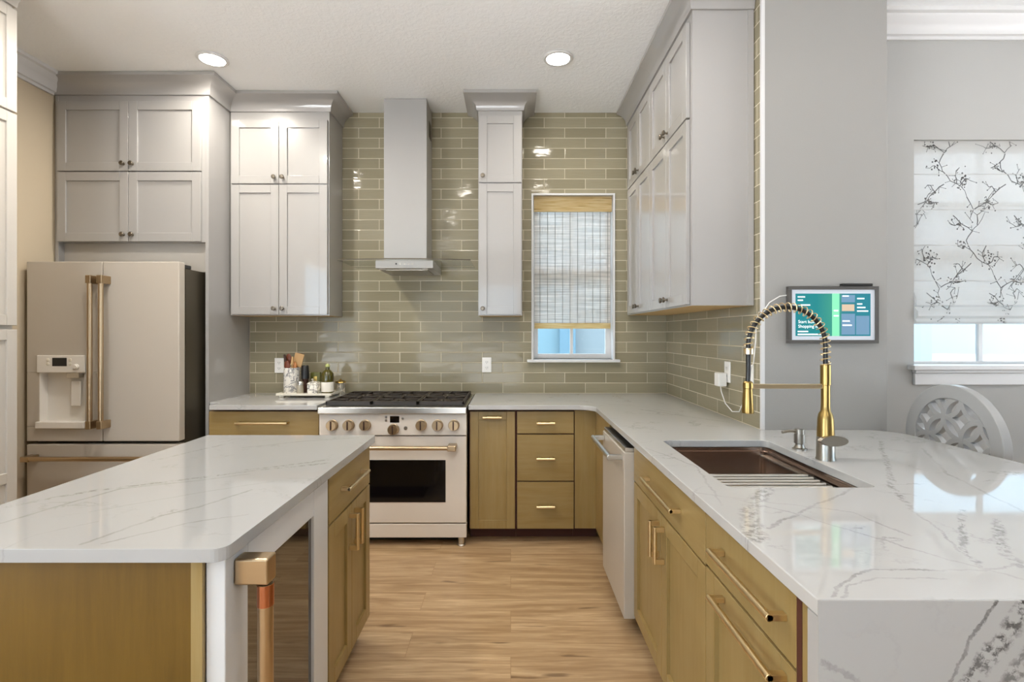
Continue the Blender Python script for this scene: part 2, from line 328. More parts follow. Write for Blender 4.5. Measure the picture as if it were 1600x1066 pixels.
# ------------------------------------------------------------------ mesh helpers
class B:
    def __init__(s): s.bm = bmesh.new(); s.mi = 0
    def _face(s, vs):
        try: f = s.bm.faces.new(vs); f.material_index = s.mi; return f
        except ValueError: return None
    def box(s, x0, x1, y0, y1, z0, z1):
        v = [s.bm.verts.new(p) for p in ((x0, y0, z0), (x1, y0, z0), (x1, y1, z0), (x0, y1, z0), (x0, y0, z1), (x1, y0, z1), (x1, y1, z1), (x0, y1, z1))]
        for f in ((0, 3, 2, 1), (4, 5, 6, 7), (0, 1, 5, 4), (1, 2, 6, 5), (2, 3, 7, 6), (3, 0, 4, 7)): s._face([v[i] for i in f])
        return s
    def rings(s, rings, closed_u=True, caps=True):
        R = [[s.bm.verts.new(p) for p in r] for r in rings]
        n = len(R[0])
        for a, b in zip(R, R[1:]):
            for i in range(n if closed_u else n - 1):
                j = (i + 1) % n; s._face((a[i], a[j], b[j], b[i]))
        if caps and closed_u: s._face(R[0][::-1]); s._face(R[-1])
        return R
    def cyl(s, p0, p1, r0, r1=None, n=20):
        p0 = Vector(p0); p1 = Vector(p1); r1 = r0 if r1 is None else r1
        d = (p1 - p0).normalized(); a = d.orthogonal().normalized(); b = d.cross(a)
        s.rings([[p + (a * cos(t) + b * sin(t)) * r for t in [2 * pi * i / n for i in range(n)]] for p, r in ((p0, r0), (p1, r1))])
        return s
    def lathe(s, prof, c=(0, 0, 0), axis=(0, 0, 1), n=28):
        c = Vector(c); d = Vector(axis).normalized(); a = d.orthogonal().normalized(); b = d.cross(a)
        s.rings([[c + d * h + (a * cos(t) + b * sin(t)) * max(r, 1e-4) for t in [2 * pi * i / n for i in range(n)]] for r, h in prof]); return s
    def tube(s, pts, r, n=10, closed=False):
        P = [Vector(p) for p in pts]; m = len(P); T = []
        for i in range(m):
            if closed: t = P[(i + 1) % m] - P[i - 1]
            else: t = P[min(i + 1, m - 1)] - P[max(i - 1, 0)]
            T.append(t.normalized())
        a = T[0].orthogonal().normalized(); rings = []
        for p, t in zip(P, T):
            a = (a - t * a.dot(t)).normalized(); b = t.cross(a)
            rings.append([p + (a * cos(q) + b * sin(q)) * r for q in [2 * pi * i / n for i in range(n)]])
        R = s.rings(rings, caps=not closed)
        if closed:
            for i in range(n): j = (i + 1) % n; s._face((R[-1][i], R[-1][j], R[0][j], R[0][i]))
        return s
    def ribbon(s, pts, nrm, hw, ht, closed=False):
        P = [Vector(p) for p in pts]; nv = Vector(nrm).normalized(); m = len(P); rings = []
        for i, p in enumerate(P):
            t = (P[(i + 1) % m] - P[i - 1]) if closed else (P[min(i + 1, m - 1)] - P[max(i - 1, 0)])
            o = t.normalized().cross(nv)
            rings.append([p + o * hw + nv * ht, p + o * hw - nv * ht, p - o * hw - nv * ht, p - o * hw + nv * ht])
        R = s.rings(rings, caps=not closed)
        if closed:
            for i in range(4): j = (i + 1) % 4; s._face((R[-1][i], R[-1][j], R[0][j], R[0][i]))
        return s
    def prism(s, poly, f, a0, a1):             # poly of (u,v); f(u,v,a)->xyz
        s.rings([[f(u, v, a0) for u, v in poly], [f(u, v, a1) for u, v in poly]]); return s
    def slab(s, outer, holes, z0, z1):
        for z, up in ((z1, 1), (z0, 0)):
            es = []; loops = []
            for loop in [outer] + holes:
                vs = [s.bm.verts.new((x, y, z)) for x, y in loop]; loops.append(vs)
                for i in range(len(vs)): es.append(s.bm.edges.new((vs[i], vs[(i + 1) % len(vs)])))
            bmesh.ops.triangle_fill(s.bm, use_beauty=True, edges=es)
            if z == z1: top = loops
        for a, b in zip(top, loops):
            for i in range(len(a)): j = (i + 1) % len(a); s._face((a[i], a[j], b[j], b[i]))
        return s
    def crown(s, path, z0, z1, proj):          # path in plan, outward = right of travel
        prof = [(0, z0), (.012, z0), (.014, z0 + .012)] + [(.014 + (proj - .014) * (1 - cos(q * pi / 2 / 6)), z0 + .012 + (z1 - z0 - .034) * sin(q * pi / 2 / 6) * .55 + (z1 - z0 - .034) * .45 * q / 6) for q in range(1, 7)] + [(proj, z1), (0, z1)]
        s.mold(path, prof); return s
    def mold(s, path, prof):
        P = [Vector(p) for p in path]; m = len(P); offs = []
        for i in range(m):
            ns = []
            if i > 0: d = (P[i] - P[i - 1]).normalized(); ns.append(Vector((d.y, -d.x)))
            if i < m - 1: d = (P[i + 1] - P[i]).normalized(); ns.append(Vector((d.y, -d.x)))
            if len(ns) == 1: offs.append(ns[0])
            else: b = (ns[0] + ns[1]); offs.append(b / (1 + ns[0].dot(ns[1])))
        s.rings([[(p.x + o.x * u, p.y + o.y * u, z) for u, z in prof] for p, o in zip(P, offs)])
        return s
    def build(s, name, m, parent=None, bevel=0, smooth=True, segs=2, angle=35, loc=None):
        bmesh.ops.recalc_face_normals(s.bm, faces=s.bm.faces)
        me = bpy.data.meshes.new(name); s.bm.to_mesh(me); s.bm.free()
        for x in (m if isinstance(m, (list, tuple)) else [m]): me.materials.append(M[x])
        if smooth:
            me.polygons.foreach_set('use_smooth', [True] * len(me.polygons)); me.set_sharp_from_angle(angle=radians(angle))
        o = bpy.data.objects.new(name, me); C.objects.link(o)
        if parent: o.parent = parent
        if loc: o.location = loc
        if bevel:
            b = o.modifiers.new('edge', 'BEVEL'); b.width = bevel; b.segments = segs; b.limit_method = 'ANGLE'; b.angle_limit = radians(40); b.harden_normals = True
        return o
def bx(name, m, x0, x1, y0, y1, z0, z1, parent=None, bevel=0): return B().box(x0, x1, y0, y1, z0, z1).build(name, m, parent, bevel)
def tag(o, label, cat, group=None):
    o['label'] = label; o['category'] = cat
    if group: o['group'] = group
    return o
def thing(name, label, cat, loc=(0, 0, 0), rz=0, group=None):
    o = bpy.data.objects.new(name, None); C.objects.link(o); o.location = loc; o.rotation_euler = (0, 0, rz); o.empty_display_size = .1
    return tag(o, label, cat, group)
def struct(o): o['kind'] = 'structure'; return o

# ------------------------------------------------------------------ room shell
CEIL = 3.105
struct(bx('floor', 'floor', -3.25, 5.45, -3.85, 4.2, -.1, 0))
struct(bx('ceiling', 'ceiling', -3.25, 5.45, -3.85, 4.2, CEIL, CEIL + .1))
WX0, WX1, WZ0, WZ1 = .162, .812, 1.178, 2.472          # kitchen window opening
b = B()
b.box(-2.035, WX0, 4.0, 4.14, 0, CEIL).box(WX1, 1.30, 4.0, 4.14, 0, CEIL).box(WX0, WX1, 4.0, 4.14, 0, WZ0).box(WX0, WX1, 4.0, 4.14, WZ1, CEIL)
struct(b.build('wall_back', 'tile_back', smooth=False))
struct(bx('wall_alcove', 'wall_beige', -3.2, -2.035, 4.0, 4.14, 0, CEIL))
b = B()
b.box(-3.2, -3.08, .05, 4.0, 0, CEIL).box(-3.2, -3.08, -3.75, -2.75, 0, CEIL).box(-3.2, -3.08, -2.75, .05, 2.45, CEIL).box(-3.2, -3.08, -2.75, .05, 0, .5)
struct(b.build('wall_left', 'wall_beige', smooth=False))
struct(bx('wall_right', 'tile_side', 1.215, 1.23, 2.492, 4.0, 0, CEIL))
struct(bx('wall_pier', 'wall', 1.23, 1.822, 2.48, 4.14, 0, CEIL))
struct(bx('trim_pier', 'trim', 1.213, 1.23, 2.478, 2.492, .914, CEIL))
DX0, DX1, DZ0, DZ1, DY = 2.205, 3.12, 1.205, 2.44, 2.80
b = B()
b.box(1.822, DX0, DY, DY + .16, 0, CEIL).box(DX1, 5.3, DY, DY + .16, 0, CEIL).box(DX0, DX1, DY, DY + .16, 0, DZ0).box(DX0, DX1, DY, DY + .16, DZ1, CEIL)
struct(b.build('wall_dining', 'wall_dining', smooth=False))
b = B()
b.box(5.3, 5.44, -3.75, -.8, 0, CEIL).box(5.3, 5.44, 2.0, 2.96, 0, CEIL).box(5.3, 5.44, -.8, 2.0, 0, .65).box(5.3, 5.44, -.8, 2.0, 2.45, CEIL)
struct(b.build('wall_dining_side', 'wall_dining', smooth=False))
b = B()
b.box(-3.2, -2.15, -3.84, -3.7, 0, CEIL).box(.15, 5.44, -3.84, -3.7, 0, CEIL).box(-2.15, .15, -3.84, -3.7, 2.42, CEIL)
struct(b.build('wall_rear', 'wall', smooth=False))
struct(bx('added_window_5', 'tinted3', 5.36, 5.37, -.8, 2.0, .65, 2.45)); struct(bx('added_window_3', 'tinted', -3.15, -3.14, -2.75, .05, .5, 2.45)); struct(bx('added_window_4', 'tinted2', -2.15, .15, -3.78, -3.77, 0, 2.42))  # unseen openings added, placed and tinted to steer daylight into the room
# crown mouldings
cp = [(0, CEIL - .125), (.014, CEIL - .125), (.016, CEIL - .108), (.030, CEIL - .104), (.034, CEIL - .088), (.055, CEIL - .055), (.085, CEIL - .034), (.088, CEIL - .026), (.105, CEIL - .020), (.108, CEIL), (0, CEIL)]
struct(B().mold([(-3.08, 3.44), (-3.08, -3.7)][::-1], cp).build('trim_left_crown', 'trim'))
struct(B().mold([(1.822, DY), (5.3, DY)], cp).build('trim_dining_crown', 'trim'))

# kitchen window
w1 = bpy.data.objects.new('window_1', None); C.objects.link(w1); w1['kind'] = 'structure'
b = B()
b.box(WX0, WX0 + .014, 3.985, 4.14, WZ0, WZ1).box(WX1 - .014, WX1, 3.985, 4.14, WZ0, WZ1).box(WX0 + .014, WX1 - .014, 3.985, 4.14, WZ1 - .014, WZ1)
b.build('window_jamb', 'trim', w1)
bx('window_sill', 'trim', WX0 - .035, WX1 + .035, 3.955, 4.14, WZ0 - .022, WZ0, w1, .004)
b = B(); fx0, fx1 = WX0 + .014, WX1 - .014; fy0, fy1 = 4.09, 4.125; zc = 1.86
for z0, z1 in ((WZ0, zc), (zc, WZ1 - .014)):
    b.box(fx0, fx0 + .042, fy0, fy1, z0, z1).box(fx1 - .042, fx1, fy0, fy1, z0, z1).box(fx0 + .042, fx1 - .042, fy0, fy1, z0, z0 + .04).box(fx0 + .042, fx1 - .042, fy0, fy1, z1 - .04, z1)
    b.box(.487 - .012, .487 + .012, fy0 + .008, fy1 - .004, z0 + .03, z1 - .03)
b.build('window_frame', 'trim', w1, .002)
bx('window_glass', 'pane', fx0 + .03, fx1 - .03, 4.106, 4.109, WZ0 + .02, WZ1 - .03, w1)
# dining window
w2 = bpy.data.objects.new('window_2', None); C.objects.link(w2); w2['kind'] = 'structure'
b = B(); y0, y1 = DY + .09, DY + .13; zc = 1.85; xm = (DX0 + DX1) / 2
for z0, z1 in ((DZ0, zc), (zc, DZ1)):
    b.box(DX0, DX0 + .018, y0, y1, z0, z1).box(DX1 - .03, DX1, y0, y1, z0, z1).box(DX0 + .018, DX1 - .03, y0, y1, z0, z0 + .018).box(DX0 + .018, DX1 - .03, y0, y1, z1 - .03, z1)
for xx in (2.662,): b.box(xx - .013, xx + .013, y0 + .01, y1 - .01, DZ0, DZ1)
b.box(DX0, DX1, y0 + .01, y1 - .01, 2.10, 2.125)
b.build('window_frame', 'trim', w2, .002)
bx('window_glass', 'pane', DX0 + .01, DX1 - .02, DY + .107, DY + .11, DZ0 + .01, DZ1 - .02, w2)
b = B(); b.box(DX0 - .035, DX1 + .05, DY - .05, DY + .09, DZ0 - .022, DZ0 + .003); b.box(DX0 - .012, DX1 + .03, DY - .03, DY, DZ0 - .040, DZ0 - .022); b.box(DX0 - .008, DX1 + .02, DY - .018, DY, DZ0 - .105, DZ0 - .040)
b.build('window_sill', 'trim', w2, .004)

# outside
nh = thing('neighbour_house', 'pale blue house wall with a blue-framed window outside the kitchen window', 'building', (0, 7.2, 0))
bx('wall', 'house', -5, 9.0, 0, .3, -.5, 3.1, nh)
b = B(); b.box(-.05, 1.05, -.08, 0, .4, .50).box(-.05, 1.05, -.08, 0, 1.95, 2.05).box(-.05, .05, -.08, 0, .5, 1.95).box(.68, .90, -.10, 0, .5, 1.95)
wf = b.build('window', 'house_trim', nh); bx('pane', 'house_glass', .05, .68, -.03, -.005, .5, 1.95, wf)
struct(bx('ground', 'ground', -12, 16, 4.3, 30, -.6, -.5))

# ------------------------------------------------------------------ ceiling lights
def can_light(x, y, label, power=None):
    t = thing('ceiling_light', label, 'ceiling light', (x, y, CEIL), group=None)
    B().lathe([(.070, -.001), (.092, -.001), (.094, -.006), (.088, -.012), (.074, -.012), (.070, -.006)], n=40).build('trim_ring', 'trim', t)
    B().lathe([(.0, -.004), (.071, -.004), (.071, -.009), (.0, -.011)], n=40).build('lens', 'lens', t)
    l = bpy.data.lights.new('bulb', 'AREA'); l.shape = 'DISK'; l.size = .15; l.spread = radians(170); l.energy = CAN_POWER if power is None else power; l.color = WARM
    o = bpy.data.objects.new('bulb', l); C.objects.link(o); o.parent = t; o.location = (0, 0, -.018)
    return t
can_light(-1.87, 3.21, 'round recessed ceiling light in front of the fridge cabinets', CAN_FRONT * 2.5)
can_light(.296, 3.20, 'round recessed ceiling light in front of the narrow wall cabinet', CAN_FRONT)
for x, y, lb in ((-1.75, 2.35, 'added unseen fill light over the island end by the refrigerator'), (-.55, 1.9, 'added unseen fill light over the island edge'), (.35, 2.0, 'added unseen fill light over the aisle floor'), (-.9, .4, 'added unseen fill light over the near island end'), (-1.2, -1.5, 'added unseen fill light behind the island'), (1.6, -1.5, 'added unseen fill light behind the peninsula'), (3.4, .8, 'added unseen fill light over the dining area')):
    can_light(x, y, lb, 18 if x < -1.4 and y > 2 else None)  # extra lamps out of view, added to brighten cabinets, counters and floor

# ------------------------------------------------------------------ cabinet builders (local: x width, front y=0 facing -y)
def shaker(name, m, x0, x1, z0, z1, parent, fw=.058, mid=None, y0=-.021, y1=-.001, rec=.010):
    b = B()
    b.box(x0, x0 + fw, y0, y1, z0, z1).box(x1 - fw, x1, y0, y1, z0, z1).box(x0 + fw, x1 - fw, y0, y1, z0, z0 + fw).box(x0 + fw, x1 - fw, y0, y1, z1 - fw, z1)
    if mid: b.box(x0 + fw, x1 - fw, y0, y1, mid - fw / 2, mid + fw / 2)
    b.box(x0 + fw * .8, x1 - fw * .8, y0 + rec, y1, z0 + fw * .8, z1 - fw * .8)
    return b.build(name, m, parent, .0022)
def knob(parent, x, z, y=-.021):
    B().lathe([(.009, 0), (.009, .002), (.0055, .004), (.005, .016), (.013, .018), (.0155, .022), (.0155, .027), (.012, .030), (.0, .031)], (x, y, z), (0, -1, 0), 20).build('knob', 'pewter', parent)
def bar_pull(parent, p0, p1, out=.032, r=.0065, m='brass', y=-.021, square=False, inset=.0, feet=.009):
    p0 = Vector((p0[0], y - out, p0[1])); p1 = Vector((p1[0], y - out, p1[1])); d = (p1 - p0).normalized()
    b = B()
    if square:
        b.ribbon([p0, p1], (0, 1, 0), r, r)
    else: b.cyl(p0, p1, r, n=16)
    for p in (p0 + d * (inset + feet), p1 - d * (inset + feet)):
        b.ribbon([p + Vector((0, out, 0)), p + Vector((0, -r * .6, 0))], d, feet * .75, feet)
    return b.build('handle', m, parent, .0012)
def upper(name, label, x, y, rz, w, depth, z0, z1, cols, rows, crown_path=None, m='cab_white', crown_z=2.985, proj=.085, knob_sides=None, margins=(0, 0), fw=.058, group=None):
    t = thing(name, label, 'cabinet', (x, y, 0), rz, group)
    bx('body', [m, 'cab_in'], 0, w, 0, depth, z0, crown_z + .02, t)
    body = [o for o in t.children if o.name.startswith('body')][0]
    for p in body.data.polygons:
        if p.normal.z < -.9: p.material_index = 1
    n = len(cols)
    for ri, (r0, r1) in enumerate(rows):
        for ci, (c0, c1) in enumerate(cols):
            d = shaker('door', m, c0 + .0015, c1 - .0015, r0 + .002, r1 - .002, t, fw)
            side = knob_sides[ci]
            kx = c1 - .030 if side > 0 else c0 + .030
            knob(d, kx, r0 + .045)
    if crown_path: B().crown(crown_path, crown_z, CEIL - .002, proj).build('crown_molding', m, t, angle=50)
    return t

# wall cabinets on the tiled wall
t = upper('wall_cabinet', 'white double-door wall cabinet between the tall fridge panel and the range hood', -2.030, 3.712, 0, .716, .284, 1.51, 2.92,
      [(.012, .358), (.358, .708)], [(1.515, 2.455), (2.460, 2.925)], [(0.0, 0), (.716, 0), (.716, .284)], knob_sides=(1, -1))
upper('narrow_wall_cabinet', 'narrow white wall cabinet between the range hood and the kitchen window', -.235, 3.712, 0, .318, .284, 1.51, 2.92,
      [(.004, .314)], [(1.515, 2.464), (2.469, 2.955)], [(0, .284), (0, 0), (.318, 0), (.318, .284)], knob_sides=(-1,), proj=.10, crown_z=2.993)
upper('corner_wall_cabinet', 'white wall cabinet beside the kitchen window, knobs at its tiled-corner end', .907, 3.975, -pi / 2, .708, .304, 1.52, 2.92,
      [(.082, .392), (.392, .706)], [(1.525, 2.464), (2.469, 2.955)], [(0, 0), (.708, 0)], knob_sides=(1, -1), crown_z=2.993)
t = upper('end_wall_cabinet', 'white wall cabinet over the counter with a flat exposed side panel near the pier', .907, 3.266, -pi / 2, .712, .304, 1.52, 2.92,
      [(.002, .340), (.340, .680)], [(1.525, 2.464), (2.469, 2.955)], [(0, 0), (.712, 0), (.712, .304)], knob_sides=(1, -1), crown_z=2.993)
bx('side_stile', 'cab_white', .712, .716, .275, .304, 1.52, 2.993, t)

# fridge surround
t = thing('fridge_cabinet', 'white four-door cabinet built above the refrigerator with a tall side panel', 'cabinet', (-3.07, 3.452, 0))
bx('body', 'cab_white', .022, 1.012, 0, .545, 1.995, 3.0, t)
bx('bottom_rail', 'cab_cream', .022, 1.012, .045, .065, 1.80, 1.995, t)
bx('side_panel', 'cab_white', 1.012, 1.034, -.002, .545, 0, 3.0, t, .002)
bx('side_panel', 'cab_white', 0, .022, -.002, .545, 0, 3.0, t, .002)
for z0, z1 in ((1.997, 2.463), (2.471, 2.938)):
    for i, (x0, x1) in enumerate(((.026, .507), (.507, .992))):
        d = shaker('door', 'cab_white', x0 + .0015, x1 - .0015, z0, z1, t); knob(d, x1 - .03 if i == 0 else x0 + .03, z0 + .045)
B().crown([(.0, 0), (1.034, 0), (1.034, .25)], 2.985, CEIL - .002, .09).build('crown_molding', 'cab_white', t, angle=50)

# pantry on the side wall
t = thing('pantry_cabinet', 'tall cream pantry cabinet of stacked doors along the wall before the refrigerator', 'cabinet', (-2.47, 1.30, 0), pi / 2)
bx('body', 'cab_cream', 0, 1.237, 0, .605, .10, 3.0, t); bx('toe_kick', 'toe', .01, 1.237, .06, .6, 0, .10, t)
for x0, x1 in ((.0, .62), (.62, 1.243)):
    for z0, z1, md in ((2.475, 2.982, None), (1.42, 2.465, None), (.11, 1.40, .675)):
        d = shaker('door', 'cab_cream', x0 + .002, x1 - .002, z0, z1, t, .052, md); knob(d, x1 - .03 if x0 == 0 else x0 + .03, (z0 + .05) if z0 > 1 else z1 - .06)
B().crown([(0, 0), (1.237, 0), (1.237, .3)], 3.0, CEIL - .002, .06).build('crown_molding', 'cab_cream', t, angle=50)

# base cabinets
def gap_shade_front(o):                           # shade of the gaps between doors and drawers painted dark on body fronts
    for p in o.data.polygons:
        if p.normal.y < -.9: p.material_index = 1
def base(name, label, x, y, rz, w, depth, z0=.095, z1=.872, toe=.10):
    t = thing(name, label, 'cabinet', (x, y, 0), rz)
    gap_shade_front(bx('body', ['olive', 'toe'], 0, w, 0, depth, z0, z1, t)); bx('toe_kick', 'toe', .0, w, toe, depth, 0, z0, t)
    return t
BY = 3.382
def slabf(t, x0, x1, z0, z1, m='olive_x'): return bx('drawer', m, x0, x1, -.021, -.001, z0, z1, t, .002)
t = base('drawer_cabinet', 'olive cabinet with one wide drawer between the tall fridge panel and the range', -1.985, BY, 0, .728, .60)
d = slabf(t, .004, .724, .70, .868); bar_pull(d, (.19, .795), (.53, .795), r=.008)
d = shaker('door', 'olive', .004, .363, .10, .692, t); bar_pull(d, (.325, .52), (.325, .65)); d = shaker('door', 'olive', .365, .724, .10, .692, t); bar_pull(d, (.403, .52), (.403, .65))
t = base('waste_cabinet', 'narrow olive cabinet with one tall pull-out door beside the range', -.273, BY, 0, .308, .60)
d = shaker('door', 'olive', .006, .301, .097, .868, t, .055); bar_pull(d, (.09, .832), (.215, .832), .03, .0085, inset=.012)
t = base('three_drawer_cabinet', 'olive cabinet with three stacked drawers next to the pull-out door', .036, BY, 0, .384, .60)
for z0, z1 in ((.723, .868), (.412, .715), (.097, .404)):
    d = slabf(t, .006, .378, z0, z1); bar_pull(d, (.132, (z0 + z1) / 2 - .002), (.252, (z0 + z1) / 2 - .002), .03, .0085, inset=.012)
t = thing('corner_base_cabinet', 'plain olive corner base panels where the two counters meet', 'cabinet', (.421, BY, 0))
bx('filler_panel', 'olive', 0, .139, -.008, .60, .095, .872, t); bx('toe_kick', 'toe', 0, .16, .10, .6, 0, .095, t)
bx('return_panel', 'olive', .139, .78, -.495, .60, .095, .872, t); bx('toe_kick', 'toe', .23, .78, -.49, .6, 0, .095, t)

RX = .58
t = thing('sink_cabinet', 'olive double-door sink cabinet with a false drawer front next to the dishwasher', 'cabinet', (RX, 2.325, 0), -pi / 2)
b = B(); b.box(0, .018, 0, .615, .095, .872).box(.835, .855, 0, .615, .095, .872).box(.018, .835, .02, .615, .095, .113).box(.018, .835, .595, .615, .113, .872).box(.018, .835, 0, .02, .095, .872)
gap_shade_front(b.build('body', ['olive', 'toe'], t)); bx('toe_kick', 'toe', 0, .855, .08, .6, 0, .095, t)
d = slabf(t, .002, .853, .715, .868); bar_pull(d, (.255, .795), (.645, .795), .034, .0075)
d = shaker('door', 'olive', .002, .4265, .10, .708, t, rec=.013); bar_pull(d, (.395, .54), (.395, .675), .034, .0075)
d = shaker('door', 'olive', .4285, .853, .10, .708, t, rec=.013); bar_pull(d, (.460, .54), (.460, .675), .034, .0075)
t = base('pull_out_cabinet', 'olive cabinet with a drawer over a tall pull-out at the waterfall end', RX, 1.469, -pi / 2, .468, .615)
d = slabf(t, .002, .465, .722, .868, 'olive'); bar_pull(d, (.115, .805), (.435, .805), .036, .0085)
d = shaker('door', 'olive', .002, .465, .10, .714, t, rec=.013); bar_pull(d, (.115, .683), (.435, .683), .036, .0085)
bx('end_filler', 'toe', .4665, .4845, -.020, .60, .0, .872, t); bx('end_strip', 'olive', .4865, .508, -.020, .60, 0, .872, t)
bx('peninsula_back_panel', 'olive', 1.198, 1.214, .945, 2.47, 0, .88)
tag([o for o in C.objects if o.name == 'peninsula_back_panel'][0], 'olive wood back panel under the peninsula overhang facing the white stool', 'panel')

# dishwasher
t = thing('dishwasher', 'white dishwasher with a long bar handle under the peninsula counter', 'dishwasher', (.568, 2.868, 0), -pi / 2)
bx('body', 'grey_side', .004, .532, .0, .58, .10, .85, t)
bx('door', 'appl', .0, .536, -.052, -.001, .078, .838, t, .004)
bx('control_strip', 'steel', .004, .532, -.046, -.002, .8385, .858, t, .002)
b = B(); b.cyl((.03, -.112, .806), (.506, -.112, .806), .0125)
for xx in (.045, .49): b.ribbon([(xx, -.052, .806), (xx, -.112, .806)], (1, 0, 0), .011, .013)
b.build('handle', 'steel', t, .002)
bx('toe_kick', 'toe', .0, .536, .06, .5, 0, .077, t)

# ------------------------------------------------------------------ worktops
ZT, ZB = .914, .884
def arc(cx, cy, r, a0, a1, n=8): return [(cx + r * cos(radians(a0 + (a1 - a0) * i / n)), cy + r * sin(radians(a0 + (a1 - a0) * i / n))) for i in range(n + 1)]
outer = [(-.274, 3.998), (1.213, 3.998), (1.213, 2.477)] + arc(1.70, 2.337, .14, 90, 0) + [(1.835, .898), (.538, .898)] + arc(.428, 3.21, .11, 0, 90) + [(-.274, 3.32)]
hole = []
for cx, cy, a0 in ((.69, 1.583, 180), (1.086, 1.583, 270), (1.086, 2.206, 0), (.69, 2.206, 90)): hole += arc(cx, cy, .03, a0, a0 + 90, 5)
t = thing('peninsula_worktop', 'white veined quartz worktop with the sink, wrapping from the range to the peninsula end', 'worktop', (0, 0, 0))
B().slab(outer, [hole], ZB, ZT).build('top', 'quartz', t, .003, smooth=False)
B().box(.538, 1.835, .8945, .928, 0, ZB - .0005).box(.538, 1.835, .8945, .8979, ZB - .0005, ZT - .0008).build('waterfall_end', 'quartz_fall', t, 0, smooth=False)['label'] = 'vertical quartz end with bold dark veins'
o = B().slab([(-2.034, 3.998), (-2.034, 3.46), (-1.957, 3.44), (-1.957, 3.32), (-1.256, 3.32), (-1.256, 3.998)], [], ZB, ZT).build('range_side_worktop', 'quartz', None, .003, smooth=False)
tag(o, 'short white quartz worktop beside the tall fridge panel, under the utensil tray', 'worktop')
isl = [(-1.39, 1.108)] + arc(-.62 - .03, 1.108 + .03, .03, 270, 360, 6) + arc(-.62 - .012, 2.35 - .012, .012, 0, 90, 4) + [(-1.39, 2.35)]
o = B().slab(isl, [], ZB, ZT).build('island_worktop', 'quartz_island', None, .004, smooth=False)
tag(o, 'white quartz island worktop with long grey veins above the wine cooler', 'worktop')

# ------------------------------------------------------------------ island
t = thing('island_cabinet', 'olive island cabinet with a drawer, two doors and a brown end panel', 'cabinet', (-.662, 1.80, 0), pi / 2)
gap_shade_front(bx('body', ['olive', 'toe'], 0, .53, 0, .70, .095, .882, t)); bx('toe_kick', 'toe', .0, .52, .07, .69, 0, .095, t)
d = slabf(t, .006, .528, .702, .872); bar_pull(d, (.13, .792), (.40, .792), .032, .0075, 'satin_brass')
d = shaker('door', 'olive', .006, .2665, .10, .695, t); bar_pull(d, (.236, .52), (.236, .665), .032, .0075)
d = shaker('door', 'olive', .2685, .528, .10, .695, t); bar_pull(d, (.300, .52), (.300, .665), .032, .0075)
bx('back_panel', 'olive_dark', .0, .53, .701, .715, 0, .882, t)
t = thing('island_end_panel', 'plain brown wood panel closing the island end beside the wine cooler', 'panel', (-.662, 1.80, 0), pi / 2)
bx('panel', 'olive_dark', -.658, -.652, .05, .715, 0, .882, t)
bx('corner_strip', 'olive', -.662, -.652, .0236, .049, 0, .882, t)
t = thing('wine_cooler', 'white wine cooler with a smoked glass door and vertical bar handle in the island', 'wine cooler', (-.685, 1.150, 0), pi / 2)
bx('body', 'appl2', .014, .644, .004, .55, .04, .875, t)
b = B(); fy = -.044
b.box(0, .100, fy, 0, .075, .876).box(.520, .646, fy, 0, .075, .876).box(.100, .520, fy, 0, .075, .16).box(.100, .520, fy, 0, .786, .876)
dr = b.build('door', 'cooler_white', t, .003)
bx('glass', 'cooler_glass', .098, .522, -.034, -.010, .155, .79, dr)
for z in (.828, .17): bx('handle_mount', 'bronze', .032, .078, -.124, -.0445, z - .031, z + .031, dr, .006)
B().cyl((.055, -.108, .205), (.055, -.108, .793), .0175, n=24).build('handle', 'bronze', dr)
for z in (.742, .205): B().cyl((.055, -.108, z), (.055, -.108, z + .05), .0188, n=24).build('handle_ring', 'copper', dr)['label'] = 'copper ring'
bx('base', 'cavity', .02, .64, .03, .5, 0, .04, t)

# ------------------------------------------------------------------ refrigerator
t = thing('refrigerator', 'white french-door refrigerator with bronze bar handles and a water dispenser', 'refrigerator', (-3.035, 3.21, 0))
FW = .956
bx('body', 'grey_side', .006, FW - .008, .075, .77, .02, 1.795, t)
b = B(); x0, x1 = .079, .368; z0, z1 = .795, 1.135
b.box(0, .4735, 0, .06, z1, 1.831).box(0, .4735, 0, .06, .704, z0).box(0, x0, 0, .06, z0, z1).box(x1, .4735, 0, .06, z0, z1)
d1 = b.build('door', 'appl', t, .004)
b = B(); b.box(x0 - .006, x1 + .004, -.012, 0, 1.135, 1.243); b.build('control_panel', 'appl2', d1, .004)
bx('display', 'black', .172, .262, -.0135, -.012, 1.176, 1.228, d1)
for xx in (.145, .283):
    for zz in (1.215, 1.19): B().lathe([(.010, 0), (.010, .002), (.008, .003), (0, .003)], (xx, -.012, zz), (0, -1, 0), 16).build('button', 'tray', d1)
B().lathe([(.018, 0), (.018, .006), (.012, .009), (.012, .014), (0, .015)], (.322, -.012, 1.172), (0, -1, 0), 20).build('dial', 'appl2', d1)
b = B(); b.box(x0, x1, .056, .060, z0, z1).box(x0, x0 + .004, .0, .056, z0, z1).box(x1 - .004, x1, 0, .056, z0, z1).box(x0, x1, 0, .056, z1 - .004, z1)
b.build('dispenser_recess', 'appl2', d1)
bx('paddle', 'appl2', .256, .318, .022, .034, .92, 1.08, d1, .006); bx('nozzle', 'steel', .235, .315, .015, .05, 1.10, 1.131, d1, .003)
bx('drip_tray', 'appl2', x0 - .008, x1 + .006, -.022, .056, .787, .828, d1, .004)
d2 = bx('door', 'appl', .4775, FW, 0, .06, .704, 1.831, t, .006)
bx('hinge_cover', 'black', FW - .10, FW - .01, .03, .14, 1.797, 1.822, t, .004)
d3 = bx('freezer_drawer', 'appl', 0, FW, 0, .06, .03, .684, t, .005)
